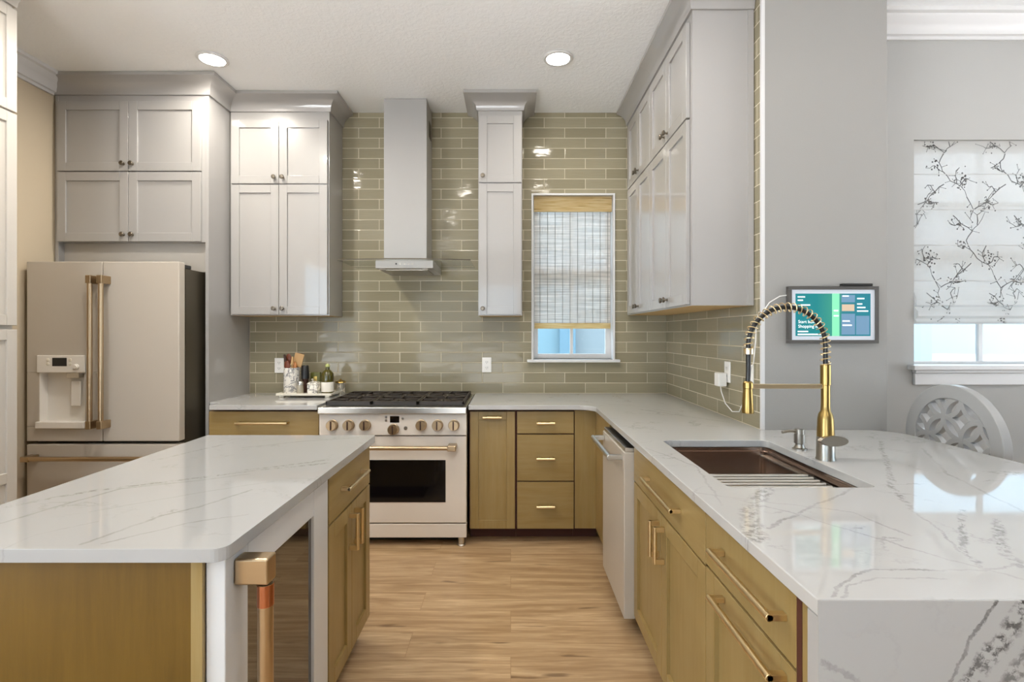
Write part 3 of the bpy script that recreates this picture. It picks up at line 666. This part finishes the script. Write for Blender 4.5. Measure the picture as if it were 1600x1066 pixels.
def fr_handle(parent, p0, p1, block):
    b = B(); b.cyl(p0, p1, .0145, n=20)
    o = b.build('handle', 'bronze', parent)
    p0 = Vector(p0); p1 = Vector(p1); d = (p1 - p0).normalized()
    for p in (p0, p1 - d * .05):
        a = p; c = p + d * .05
        lo = [min(a[i], c[i]) for i in range(3)]; hi = [max(a[i], c[i]) for i in range(3)]
        for i in range(3):
            if abs(d[i]) < .5: lo[i] -= .0165; hi[i] += .0165
        bx('handle_mount', 'bronze', lo[0], hi[0], lo[1], -.0005, lo[2], hi[2], parent, .004)
fr_handle(d1, (.446, -.062, .792), (.446, -.062, 1.738), 0)
fr_handle(d2, (.514, -.062, .792), (.514, -.062, 1.738), 0)
fr_handle(d3, (.03, -.062, .607), (FW - .03, -.062, .607), 0)

# ------------------------------------------------------------------ range
t = thing('range', 'white range with bronze knobs and a black oven window between two olive cabinets', 'range', (-.762, 3.33, 0))
HW = .478
bx('body', 'range_white', -HW + .01, HW - .01, .045, .655, .075, .86, t)
bx('cooktop', 'steel', -HW + .002, HW - .002, .0, .66, .8605, .905, t, .003)
bx('front_rail', 'steel', -HW, HW, -.048, -.0005, .862, .906, t, .006)
pn = bx('control_panel', 'range_white', -HW + .002, HW - .002, -.022, .044, .722, .8615, t, .003)
for xs in (-.388, -.282, -.176, .006, .185, .290, .395):
    zz = .789 if xs != .006 else .762
    kb = B().lathe([(.036, 0), (.036, .004), (.030, .006), (.030, .012), (.033, .014), (.033, .034), (.030, .040), (0, .040)], (xs, -.022, zz), (0, -1, 0), 28).build('knob', 'bronze', pn)
    bx('pointer', 'dark_wood', xs - .004, xs + .004, -.068, -.060, zz - .026, zz + .028, kb, .002)
bx('display', 'black_glass', -.018, .042, -.0235, -.022, .804, .846, pn)
for xx, zz, r in ((-.043, .840, .008), (-.043, .818, .008), (.065, .830, .008), (.083, .768, .012)): B().lathe([(r, 0), (r, .003), (0, .0035)], (xx, -.022, zz), (0, -1, 0), 16).build('button', 'nickel', pn)
dr = bx('door', 'range_white', -HW + .003, HW - .003, -.012, .044, .152, .714, t, .004)
bx('oven_window', 'black_glass', -.338, .340, -.0145, -.012, .286, .560, dr, .001)
b = B(); b.cyl((-.41, -.085, .652), (.41, -.085, .652), .0135, n=20); b.build('handle', 'bronze', dr)
for s_ in (-1, 1): bx('handle_mount', 'bronze', min(s_ * .36, s_ * .415), max(s_ * .36, s_ * .415), -.10, -.0122, .634, .670, dr, .005)
bx('storage_drawer', 'range_white', -HW + .003, HW - .003, -.010, .044, .055, .144, t, .004)
bx('recess', 'cavity', -HW + .03, HW - .03, .08, .64, .01, .075, t)
for xx in (-.44, .44):
    for yy in (.012, .60): B().lathe([(.026, 0), (.026, .006), (.022, .01), (.022, .055)], (xx, yy, 0), n=20).build('foot', 'steel', t)
for gi in range(3):
    gx0 = -.455 + gi * .3045; gx1 = gx0 + .300; b = B(); zt0, zt1 = .918, .934
    for yy in (.035, .325, .335, .622): b.box(gx0, gx1, yy, yy + .012, .906, zt1)
    for xx in (gx0, gx1 - .012): b.box(xx, xx + .012, .035, .634, .912, zt1)
    for yc in (.185, .480):
        b.box(gx0, gx0 + .105, yc - .006, yc + .006, zt0, zt1).box(gx1 - .105, gx1, yc - .006, yc + .006, zt0, zt1)
        xc = (gx0 + gx1) / 2
        b.box(xc - .006, xc + .006, yc - .145, yc - .045, zt0, zt1).box(xc - .006, xc + .006, yc + .045, yc + .14, zt0, zt1)
        for sx in (-1, 1):
            for sy in (-1, 1): b.ribbon([(xc + sx * .145, yc + sy * .135, .926), (xc + sx * .05, yc + sy * .045, .926)], (0, 0, 1), .005, .008)
    b.build('grate', 'iron', t, .002)
    for yc in (.185, .480):
        B().lathe([(.055, .9055), (.055, .911), (.042, .914), (.042, .922), (.036, .926), (0, .926)], ((gx0 + gx1) / 2, yc, 0), n=28).build('burner', 'iron', t)

# ------------------------------------------------------------------ range hood
t = thing('range_hood', 'white chimney range hood with a thin glass canopy on the tiled wall above the range', 'range hood', (-.74, 3.998, 0))
bx('chimney', 'hood', -.190, .124, -.245, 0, 1.897, CEIL - .003, t, .003)
bx('vent_grille', 'grey_side', .1242, .126, -.15, -.05, 2.86, 2.98, t)
b = B(); b.rings([[(-.198, -.45, 1.832), (.202, -.45, 1.832), (.198, -.002, 1.832), (-.196, -.002, 1.832)], [(-.198, -.45, 1.886), (.202, -.45, 1.886), (.198, -.002, 1.886), (-.196, -.002, 1.886)]])
bd = b.build('body', 'hood', t, .004)
bx('filter', 'nickel', -.15, .15, -.36, -.06, 1.828, 1.8318, bd)
for xx in (-.16, .14): B().lathe([(.022, 0), (.022, .003), (0, .004)], (xx, -.405, 1.832), (0, 0, -1), 16).build('lamp', 'plate', bd)
bx('indicator', 'black', -.06, -.048, -.4515, -.450, 1.858, 1.868, bd)
for i in range(4): B().lathe([(.006, 0), (.006, .002), (0, .0025)], (-.025 + i * .028, -.45, 1.862), (0, -1, 0), 12).build('button', 'nickel', bd)
o = B(); 
gl = [(-.46, 0)] + [(-.46, -.44)] + [(-.46 + .92 * i / 12, -.44 - .055 * sin(pi * i / 12)) for i in range(1, 12)] + [(.46, -.44), (.46, 0)]
B().ribbon([(x, y - .0025, 1.8915) for x, y in gl[1:-1]], (0, 0, 1), .002, .0042).build('glass_edge', 'grey_side', t)
o.slab(gl, [], 1.887, 1.8955).build('glass_canopy', 'hood_glass', t, smooth=False)

# ------------------------------------------------------------------ blinds
t = thing('bamboo_blind', 'white woven bamboo blind with a tan valance half covering the kitchen window', 'blind', (.487, 4.045, 0))
bx('valance', 'bamboo', -.305, .305, -.03, -.022, 2.335, 2.456, t)
bx('headrail', 'trim', -.302, .302, -.018, .02, 2.42, 2.456, t)
bx('woven_panel', 'weave', -.30, .30, .0, .003, 1.455, 2.42, t)
bx('bottom_band', 'bamboo', -.30, .30, -.006, .004, 1.418, 1.462, t)

t = thing('roman_shade', 'white roman shade printed with grey blossom branches on the dining window', 'blind', (0, 0, 0))
fr = [(2.438, DY + .012), (2.20, DY + .012), (1.62, DY + .010), (1.56, DY - .012), (1.535, DY - .014), (1.525, DY + .002), (1.50, DY - .022), (1.475, DY - .024), (1.462, DY - .004), (1.445, DY - .012), (1.432, DY + .004)]
def yf(z):
    for (za, ya), (zb, yb) in zip(fr, fr[1:]):
        if za >= z >= zb: return ya + (yb - ya) * (za - z) / (za - zb)
    return fr[-1][1]
pr = fr + [(1.432, DY + .018), (2.438, DY + .018)]
sx0, sx1 = DX0 + .004, DX1 - .004
b = B(); b.prism(pr, lambda z, y, a: (a, y, z), sx0, sx1)
b.mi = 1
def stroke(pts, w):
    # taper strokes drawn on the cloth surface
    P = []
    for (xa, za), (xb, zb) in zip(pts, pts[1:]):
        n = max(1, int(math.hypot(xb - xa, zb - za) / .02))
        P += [(xa + (xb - xa) * i / n, za + (zb - za) * i / n) for i in range(n)]
    P.append(pts[-1]); m = len(P)
    for i in range(m - 1):
        (xa, za), (xb, zb) = P[i], P[i + 1]
        if not (sx0 < min(xa, xb) and max(xa, xb) < sx1 and 1.434 < min(za, zb) and max(za, zb) < 2.436): continue
        L = math.hypot(xb - xa, zb - za) or 1; nx, nz = -(zb - za) / L, (xb - xa) / L
        wa, wb = w * (1 - .6 * i / m), w * (1 - .6 * (i + 1) / m)
        q = [(xa + nx * wa, za + nz * wa), (xb + nx * wb, zb + nz * wb), (xb - nx * wb, zb - nz * wb), (xa - nx * wa, za - nz * wa)]
        b._face([b.bm.verts.new((x, yf(min(max(z, 1.4321), 2.4379)) - .0012, z)) for x, z in q])
def dot(x, z, r):
    if not (sx0 + r < x < sx1 - r and 1.435 + r < z < 2.436 - r): return
    b._face([b.bm.verts.new((x + r * cos(2 * pi * i / 6), yf(z) - .0012, z + r * sin(2 * pi * i / 6))) for i in range(6)])
unit = [[(.00, .00), (.04, -.045), (.10, -.09), (.135, -.05), (.17, .01)], [(.10, -.09), (.07, -.14), (.09, -.19), (.05, -.16), (.02, -.17)], [(.09, -.19), (.13, -.24), (.19, -.27), (.22, -.33)],
        [(.10, -.26), (.05, -.30), (.0, -.36), (-.04, -.41)], [(.19, -.27), (.22, -.23), (.25, -.24)], [(.22, -.33), (.26, -.40), (.24, -.45)], [(.26, -.40), (.33, -.36), (.38, -.29)],
        [(.13, -.05), (.13, .0), (.16, .03)], [(.04, -.045), (.01, -.06), (-.02, -.05)], [(.05, -.30), (.03, -.27), (.0, -.27)], [(.33, -.36), (.36, -.37), (.40, -.36)], [(.17, -.255), (.16, -.21), (.18, -.17)]]
rr = random.Random(3)
for iy in range(-1, 5):
    for ix in range(-2, 5):
        ox = 2.28 + ix * .335 + (iy % 2) * .15; oz = 2.46 - iy * .43
        for st in unit:
            pts = [(ox + x * 1.0 + rr.uniform(-.004, .004), oz + z * 1.0 + rr.uniform(-.004, .004)) for x, z in st]
            zz = [pts[0]]
            for p, q in zip(pts, pts[1:]): zz += [((p[0] + q[0]) / 2 + rr.uniform(-.007, .007), (p[1] + q[1]) / 2 + rr.uniform(-.007, .007)), q]
            stroke(zz, .0027)
            for _ in range(4):
                p = rr.choice(zz[1:]); ang = rr.uniform(0, 6.28); L = rr.uniform(.02, .045)
                e = (p[0] + L * cos(ang), p[1] + L * sin(ang)); stroke([p, e], .0014); dot(e[0], e[1], rr.uniform(.002, .0045))
        for cx, cz in ((.06, -.165), (.20, -.26), (.20, -.22), (.03, -.05), (.35, -.36)):
            for _ in range(13): dot(ox + cx + rr.gauss(0, .018), oz + cz + rr.gauss(0, .018), rr.uniform(.0025, .006))
b.build('fabric', ['shade', 'print'], t, smooth=False)
b = B()
for z in (2.255, 2.06, 1.865, 1.67): b.box(sx0, sx1, yf(z) - .0022, yf(z) - .0002, z - .002, z + .002)
b.build('seam', 'shade', t)

# ------------------------------------------------------------------ sink + faucet
t = thing('kitchen_sink', 'stainless undermount sink basin set into the peninsula worktop', 'sink', (.888, 1.8935, 0))
def rr_(hx, hy, r, z, n=5):
    p = []
    for sx, sy, a0 in ((-1, -1, 180), (1, -1, 270), (1, 1, 0), (-1, 1, 90)):
        p += [(sx * (hx - r) + r * cos(radians(a0 + 90 * i / n)), sy * (hy - r) + r * sin(radians(a0 + 90 * i / n)), z) for i in range(n + 1)]
    return p
b = B(); hx, hy = .228, .3435
b.rings([rr_(hx + .02, hy + .02, .03, .8825), rr_(hx + .002, hy + .002, .03, .8825), rr_(hx + .002, hy + .002, .03, .868), rr_(hx - .014, hy - .002, .02, .866), rr_(hx - .014, hy - .002, .02, .70), rr_(hx - .03, hy - .02, .02, .674), rr_(.05, .05, .049, .668), rr_(.045, .045, .044, .660), rr_(.01, .01, .009, .660)], caps=False)
b.bm.faces.new([v for v in b.bm.verts][-24:])
b.build('basin', 'sink', t, smooth=True)
for s_ in (-1, 1): bx('ledge', 'steel', min(s_ * .196, s_ * .2135), max(s_ * .196, s_ * .2135), -hy + .012, hy - .012, .846, .851, t)
t = thing('drying_rack', 'roll-up stainless drying rack lying across the near end of the sink', 'rack', (.888, 1.735, .8515))
for i in range(9):
    y = -.148 + i * .0355
    B().cyl((-.196, y, .0075), (.196, y, .0075), .0075, n=12).build('rod', 'steel', t)
for s_ in (-1, 1): bx('end_strip', 'black', s_ * .201 - .006, s_ * .201 + .006, -.156, .146, 0, .012, t, .003)

FX, FY = 1.166, 1.896
t = thing('kitchen_faucet', 'brass spring-neck kitchen faucet standing behind the sink', 'faucet', (FX, FY, ZT))
B().lathe([(.033, 0), (.033, .004), (.031, .008), (.030, .085), (.0, .085)], n=32).build('base', 'nickel', t)['label'] = 'brushed nickel base'
B().lathe([(.0295, .0852), (.027, .15), (.024, .168), (.017, .18), (.0155, .20), (.0155, .275), (.0175, .277), (.0175, .350), (.015, .352), (0, .352)], n=32).build('column', 'faucet_brass', t)
b = B(); b.rings([[(x + .012, -.036, .074 + z) for x, z in [(.05 * cos(a) * (1 if abs(cos(a)) < 2 else 1), .019 * sin(a)) for a in [2 * pi * i / 24 for i in range(24)]]], [(x + .012, -.024, .074 + z) for x, z in [(.056 * cos(a), .020 * sin(a)) for a in [2 * pi * i / 24 for i in range(24)]]]])
b.cyl((0, -.026, .074), (0, 0, .074), .014)
b.build('lever', 'nickel', t)['label'] = 'brushed nickel lever'
Rr = .143; hz = .421
path = [(0, 0, .345), (0, 0, .38)] + [(-Rr + Rr * cos(a), 0, hz + Rr * sin(a)) for a in [pi * i / 30 for i in range(31)]] + [(-2 * Rr, 0, .40)]
B().tube(path + [(-2 * Rr, 0, .34), (-2 * Rr - .002, 0, .272)], .0085, 12).build('hose', 'black', t)
# spring: helix along path
PV = [Vector(p) for p in path]; seg = [(b_ - a_).length for a_, b_ in zip(PV, PV[1:])]; tot = sum(seg); turns = 27; pts = []
def at_len(s_):
    for a_, b_, L in zip(PV, PV[1:], seg):
        if s_ <= L: return a_ + (b_ - a_) * (s_ / L), (b_ - a_).normalized()
        s_ -= L
    return PV[-1], (PV[-1] - PV[-2]).normalized()
for i in range(turns * 14 + 1):
    p, d_ = at_len(tot * i / (turns * 14)); a = 2 * pi * i / 14; u = Vector((0, 1, 0)); w_ = d_.cross(u).normalized()
    pts.append(p + (u * cos(a) + w_ * sin(a)) * .0165)
B().tube(pts, .0019, 6).build('spring', 'brass', t)
B().lathe([(.017, .39), (.017, .412), (0, .412)], (-2 * Rr, 0, 0), n=24).build('collar', 'satin_brass', t)
B().lathe([(.021, .172), (.0215, .178), (.0185, .23), (.0165, .262), (.018, .264), (.018, .285), (.012, .29), (0, .29)], (-2 * Rr - .002, 0, 0), n=28).build('spray_head', 'faucet_brass', t)
b = B(); b.ribbon([(-.014, 0, .271), (-2 * Rr + .014, 0, .271)], (0, 0, 1), .006, .0085); b.build('support_arm', 'satin_brass', t, .002)
t = thing('soap_dispenser', 'short brushed nickel soap dispenser pump beside the faucet', 'soap dispenser', (1.162, 2.06, ZT))
B().lathe([(.027, 0), (.027, .005), (.020, .008), (.016, .018), (.016, .024), (.0205, .026), (.0205, .062), (.0, .062)], n=28).build('base', 'nickel', t)
b = B(); b.lathe([(.0, .0622), (.018, .0622), (.018, .082), (0, .083)], n=28); b.tube([(0, 0, .073), (-.04, 0, .074), (-.07, 0, .069)], .006, 10); b.build('pump', 'nickel', t)

# ------------------------------------------------------------------ outlets, charger, cable
def outlet(loc, rz, label):
    t = thing('wall_outlet', label, 'outlet', loc, rz, None)
    bx('plate', 'plate', -.036, .036, -.007, -.0005, -.058, .058, t, .002)
    for zz in (-.022, .022):
        s_ = bx('socket', 'plate', -.016, .016, -.0095, -.0072, zz - .014, zz + .014, t, .003)
        for x0, x1, za, zb in ((-.008, -.0055, -.004, .007), (.0055, .008, -.004, .007), (-.002, .002, -.011, -.007)): bx('slot', 'black', x0, x1, -.0101, -.0096, zz + za, zz + zb, s_)
    return t
outlet((-.187, 3.998, 1.135), 0, 'white wall outlet on the tile under the narrow wall cabinet')
outlet((-1.805, 3.998, 1.13), 0, 'white wall outlet on the tile behind the utensil crock')
outlet((1.2145, 2.86, 1.165), -pi / 2, 'white wall outlet on the side tile with a charger plugged in')
outlet((1.2145, 2.59, 1.165), -pi / 2, 'white wall outlet on the side tile nearest the grey pier wall')
t = thing('phone_charger', 'white plug-in charger in the wall outlet on the side tile', 'charger', (1.204, 2.875, 1.125), -pi / 2)
bx('body', 'plate', -.03, .03, -.05, -.002, -.04, .035, t, .005)
B().tube([(.0, -.026, -.04), (.01, -.026, -.07), (.05, -.02, -.13), (.12, -.012, -.165), (.19, -.006, -.155), (.25, -.004, -.08), (.30, -.004, .05), (.345, -.004, .11), (.375, -.008, .22), (.39, -.012, .32), (.402, -.004, .36)], .0028, 8).build('cord', 'cord', t)
B().tube([(1.226, 2.474, 1.495), (1.25, 2.474, 1.53), (1.30, 2.474, 1.56), (1.335, 2.474, 1.565)], .0028, 8).build('display_cord', 'cord')
tag([o for o in C.objects if o.name == 'display_cord'][0], 'thin white cord on the pier wall running to the framed display', 'cord')

# ------------------------------------------------------------------ framed wall display
t = thing('wall_display', 'grey-framed digital display with a teal screen mounted on the pier wall', 'display', (1.548, 2.478, 1.470))
b = B(); w_, h_ = .2165, .137
b.box(-w_, w_, -.026, -.022 + .022, -h_, -h_ + .016).box(-w_, w_, -.026, 0, h_ - .016, h_).box(-w_, -w_ + .016, -.026, 0, -h_ + .016, h_ - .016).box(w_ - .016, w_, -.026, 0, -h_ + .016, h_ - .016)
b.build('frame', 'frame_grey', t, .0015)
bx('mat_board', 'screen_mat', -w_ + .016, w_ - .016, -.018, -.004, -h_ + .016, h_ - .016, t)
sc = bx('screen', 'screen', -.180, .180, -.0195, -.0181, -.102, .102, t)
def txt(s_, x, z, size, m='screen_text'):
    c = bpy.data.curves.new('screen_text', 'FONT'); c.body = s_; c.size = size
    f_ = bpy.data.objects.new('screen_text', c); C.objects.link(f_); bpy.context.view_layer.update()
    me = bpy.data.meshes.new_from_object(f_); bpy.data.objects.remove(f_); me.materials.clear(); me.materials.append(M[m])
    o = bpy.data.objects.new('screen_text', me); C.objects.link(o); o.parent = sc; o.location = (x, -.0199, z); o.rotation_euler = (pi / 2, 0, 0)
def card(name, m, x0, x1, z0, z1, y=-.0196): bx(name, m, x0, x1, y - .0002, y, z0, z1, sc)
txt('Start building', -.168, -.040, .021); txt('Shopping list', -.168, -.062, .021)
card('strip', 'card_green', -.005, .030, -.102, .102)
card('card', 'card_dark', .040, .105, .06, .095); card('photo', 'card_photo', .042, .102, .018, .05, -.0197); card('card', 'card_dark', .040, .105, -.095, .005); card('card', 'card_dark', .110, .174, -.095, -.005)
for x0, x1, z in ((-.170, -.135, .086), (-.170, -.145, .070), (-.170, -.110, .047), (-.170, -.12, -.080), (-.17, -.04, -.094), (.115, .15, .078), (.115, .14, .052), (.115, .155, .035), (.115, .168, .018), (.045, .075, .09), (.045, .08, -.03), (.045, .09, -.05), (.003, .024, .02), (.003, .026, -.005)):
    bx('text_line', 'screen_text', x0, x1, -.0200, -.0198, z - .003, z + .003, sc)
o = B().box(-.072, .072, -.016, .010, 0, .012).build('remote_bar', 'black', None, .003, loc=(1.66, 2.463, 1.6075))
tag(o, 'slim black sensor bar resting on top of the framed display', 'sensor bar')

# ------------------------------------------------------------------ counter stool
t = thing('counter_stool', 'white counter stool with a round openwork back tucked under the peninsula', 'stool', (1.95, 2.255, 0))
cz, R = .903, .221
ring = [(.02 * cos(a) * 0, R * cos(a), cz + R * sin(a)) for a in [2 * pi * i / 64 for i in range(64)]]
B().ribbon(ring, (1, 0, 0), .030, .019, True).build('back_frame', 'chair', t, .004)
b = B(); A = .127; r = A / math.sqrt(2)
for i in range(-4, 5):
    for j in range(-4, 5):
        u, v_ = i * A, j * A; cy = (u - v_) / math.sqrt(2) - .052; c_z = (u + v_) / math.sqrt(2) + .106; th = .0125 + .0006 * ((i + 2 * j) % 4)
        if math.hypot(cy, c_z) > R + r: continue
        run = []
        N_ = 48
        inside = [math.hypot(cy + r * cos(2 * pi * q / N_), c_z + r * sin(2 * pi * q / N_)) < R - .012 for q in range(N_)]
        if all(inside):
            b.ribbon([(0, cy + r * cos(2 * pi * q / N_), cz + c_z + r * sin(2 * pi * q / N_)) for q in range(N_)], (1, 0, 0), .0105, th, True); continue
        if not any(inside): continue
        st = next(q for q in range(N_) if inside[q] and not inside[q - 1])
        for q in range(st, st + N_ + 1):
            a = 2 * pi * q / N_
            if inside[q % N_] and q < st + N_: run.append((0, cy + r * cos(a), cz + c_z + r * sin(a)))
            else:
                if len(run) > 2: b.ribbon(run, (1, 0, 0), .0105, th)
                run = []
b.build('back_lattice', 'chair', t)
B().lathe([(0, .62), (.19, .62), (.20, .63), (.20, .655), (.17, .668), (0, .67)], (-.22, 0, 0), n=40).build('seat', 'chair', t)
b = B(); b.box(-.06, .015, -.03, .03, .64, .70); b.build('back_bracket', 'chair', t, .005)
for sx, sy in ((-1, -1), (1, -1), (1, 1), (-1, 1)):
    B().cyl((-.22 + sx * .17, sy * .17, 0), (-.22 + sx * .13, sy * .13, .625), .014, .019, 14).build('leg', 'chair', t)
b = B(); q = [(-.22 + sx * .158, sy * .158, .20) for sx, sy in ((-1, -1), (1, -1), (1, 1), (-1, 1))]
for i in range(4): b.cyl(q[i], q[(i + 1) % 4], .009, n=10)
b.build('footrest', 'chair', t)

# ------------------------------------------------------------------ items on the counter
TY0, TY1 = 3.685, 3.93
t = thing('serving_tray', 'cream footed tray holding the crock and jars beside the range', 'tray', (-1.492, 3.80, ZT))
b = B(); b.box(-.20, .20, -.115, .125, .018, .026); b.box(-.20, .20, -.115, -.109, .026, .034).box(-.20, .20, .119, .125, .026, .034).box(-.20, -.194, -.109, .119, .026, .034).box(.194, .20, -.109, .119, .026, .034)
b.build('tray_top', 'tray', t, .002)
for sx in (-.165, .165):
    for sy in (-.09, .10): bx('foot', 'tray', sx - .016, sx + .016, sy - .012, sy + .012, 0, .0178, t, .003)
Z0 = ZT + .0265
t = thing('utensil_crock', 'white floral ceramic crock full of wooden utensils on the tray', 'crock', (-1.622, 3.795, Z0))
B().lathe([(0, 0), (.055, 0), (.057, .004), (.057, .184), (.054, .187), (.050, .184), (.050, .012), (0, .012)], n=36).build('body', 'crock', t)
def utensil(name, label, m, dx, dy, lean, L, head, group='utensils in the floral crock'):
    o = thing(name, label, 'utensil', (-1.622 + dx, 3.795 + dy, Z0 + .014)); o.rotation_euler = (lean[1], lean[0], 0)
    B().tube([(0, 0, 0), (0, 0, L * .5), (0, 0, L)], .006, 10).build('handle', m, o)
    b = B()
    if head == 'spoon': 
        b.rings([[(.022 * w * cos(a), .007 * w * sin(a), L + h) for a in [2 * pi * i / 16 for i in range(16)]] for w, h in ((.25, -.01), (.7, .01), (1, .03), (.95, .05), (.6, .068), (.1, .075))])
    elif head == 'flat': b.box(-.028, .028, -.004, .004, L - .005, L + .085)
    elif head == 'wide': b.box(-.034, .034, -.005, .005, L - .005, L + .095)
    else: b.cyl((0, 0, L - .02), (0, 0, L + .04), .011, .007, 12)
    b.build('head', m, o, .002)
    return o
utensil('spatula', 'dark wooden spatula leaning out of the crock toward the fridge', 'dark_wood', -.004, .005, (-.20, 0), .235, 'rod')
utensil('wooden_spoon', 'pale wooden spoon handle upright in the crock', 'wood_spoon', .002, -.020, (.06, .03), .215, 'rod')
utensil('serving_spoon', 'red-brown wooden spoon low at the crock rim', 'red_wood', -.010, -.014, (-.09, .02), .15, 'spoon')
utensil('slotted_spoon', 'orange-brown wooden spoon low in front in the crock', 'orange_wood', .004, -.012, (.10, .02), .145, 'spoon')
utensil('cooking_spoon', 'dark red wooden spoon standing at the back of the crock', 'red_wood', -.022, .024, (-.05, -.0), .20, 'spoon')
utensil('turner', 'wide pale wooden turner leaning toward the range in the crock', 'wood_spoon', -.012, .006, (.24, -.02), .19, 'wide')
utensil('scraper', 'dark brown wooden scraper behind the pale turner in the crock', 'dark_wood', -.008, .030, (.22, .0), .20, 'flat')
t = thing('pepper_mill', 'tall black pepper mill on the tray beside the crock', 'pepper mill', (-1.532, 3.815, Z0))
B().lathe([(0, 0), (.026, 0), (.027, .01), (.022, .06), (.024, .10), (.029, .102), (.0, .102)], n=28).build('body', 'dark_wood', t)
B().lathe([(0, .1025), (.030, .1025), (.029, .15), (.026, .195), (.022, .202), (0, .203)], n=28).build('top', 'black', t)
t = thing('salt_shaker', 'small glass salt shaker with a steel lid in front of the black mill', 'shaker', (-1.535, 3.735, Z0))
B().lathe([(0, 0), (.024, 0), (.025, .004), (.022, .066), (0, .066)], n=24).build('body', 'clear', t)
B().lathe([(0, .0662), (.024, .0662), (.024, .08), (.017, .09), (0, .092)], n=24).build('lid', 'steel', t)
t = thing('spice_tin', 'olive green spice tin at the back of the tray', 'tin', (-1.478, 3.888, Z0))
bx('body', 'tin', -.036, .036, -.018, .018, 0, .145, t, .003); bx('emblem', 'gold_lid', -.014, .014, -.0192, -.0182, .082, .115, t)
t = thing('square_canister', 'small square patterned ceramic canister at the front of the tray', 'canister', (-1.437, 3.738, Z0))
bx('body', 'canister', -.038, .038, -.034, .034, 0, .068, t, .006); b = B(); b.rings([[(-.039, -.035, .0685), (.039, -.035, .0685), (.039, .035, .0685), (-.039, .035, .0685)], [(-.036, -.032, .082), (.036, -.032, .082), (.036, .032, .082), (-.036, .032, .082)], [(-.012, -.01, .092), (.012, -.01, .092), (.012, .01, .092), (-.012, .01, .092)]]); b.lathe([(.006, .092), (.005, .096), (.009, .102), (.006, .109), (0, .11)], (-.01, 0, 0), n=14); b.build('lid', 'canister', t, .002)
t = thing('oil_bottle', 'dark olive oil bottle with a white label on the tray', 'bottle', (-1.352, 3.78, Z0))
B().lathe([(0, 0), (.042, 0), (.045, .005), (.045, .125), (.042, .145), (.030, .162), (.016, .172), (.014, .19), (0, .19)], n=32).build('body', 'oil', t)
B().lathe([(.0456, .012), (.0458, .0125), (.0458, .082), (.0456, .0825)], n=32).build('label', 'label', t)
B().lathe([(0, .1905), (.012, .1905), (.018, .194), (.016, .205), (.009, .216), (0, .217)], n=20).build('stopper', 'stopper', t)
t = thing('sugar_pot', 'small cream pot with a black diamond pattern and gold lid beside the range', 'pot', (-1.305, 3.925, ZT))
B().lathe([(0, 0), (.034, 0), (.035, .003), (.035, .09), (0, .09)], n=8).build('body', 'harlequin', t)
B().lathe([(0, .0905), (.044, .0905), (.040, .098), (.012, .108), (.006, .112), (.008, .118), (0, .12)], n=8).build('lid', 'gold_lid', t)
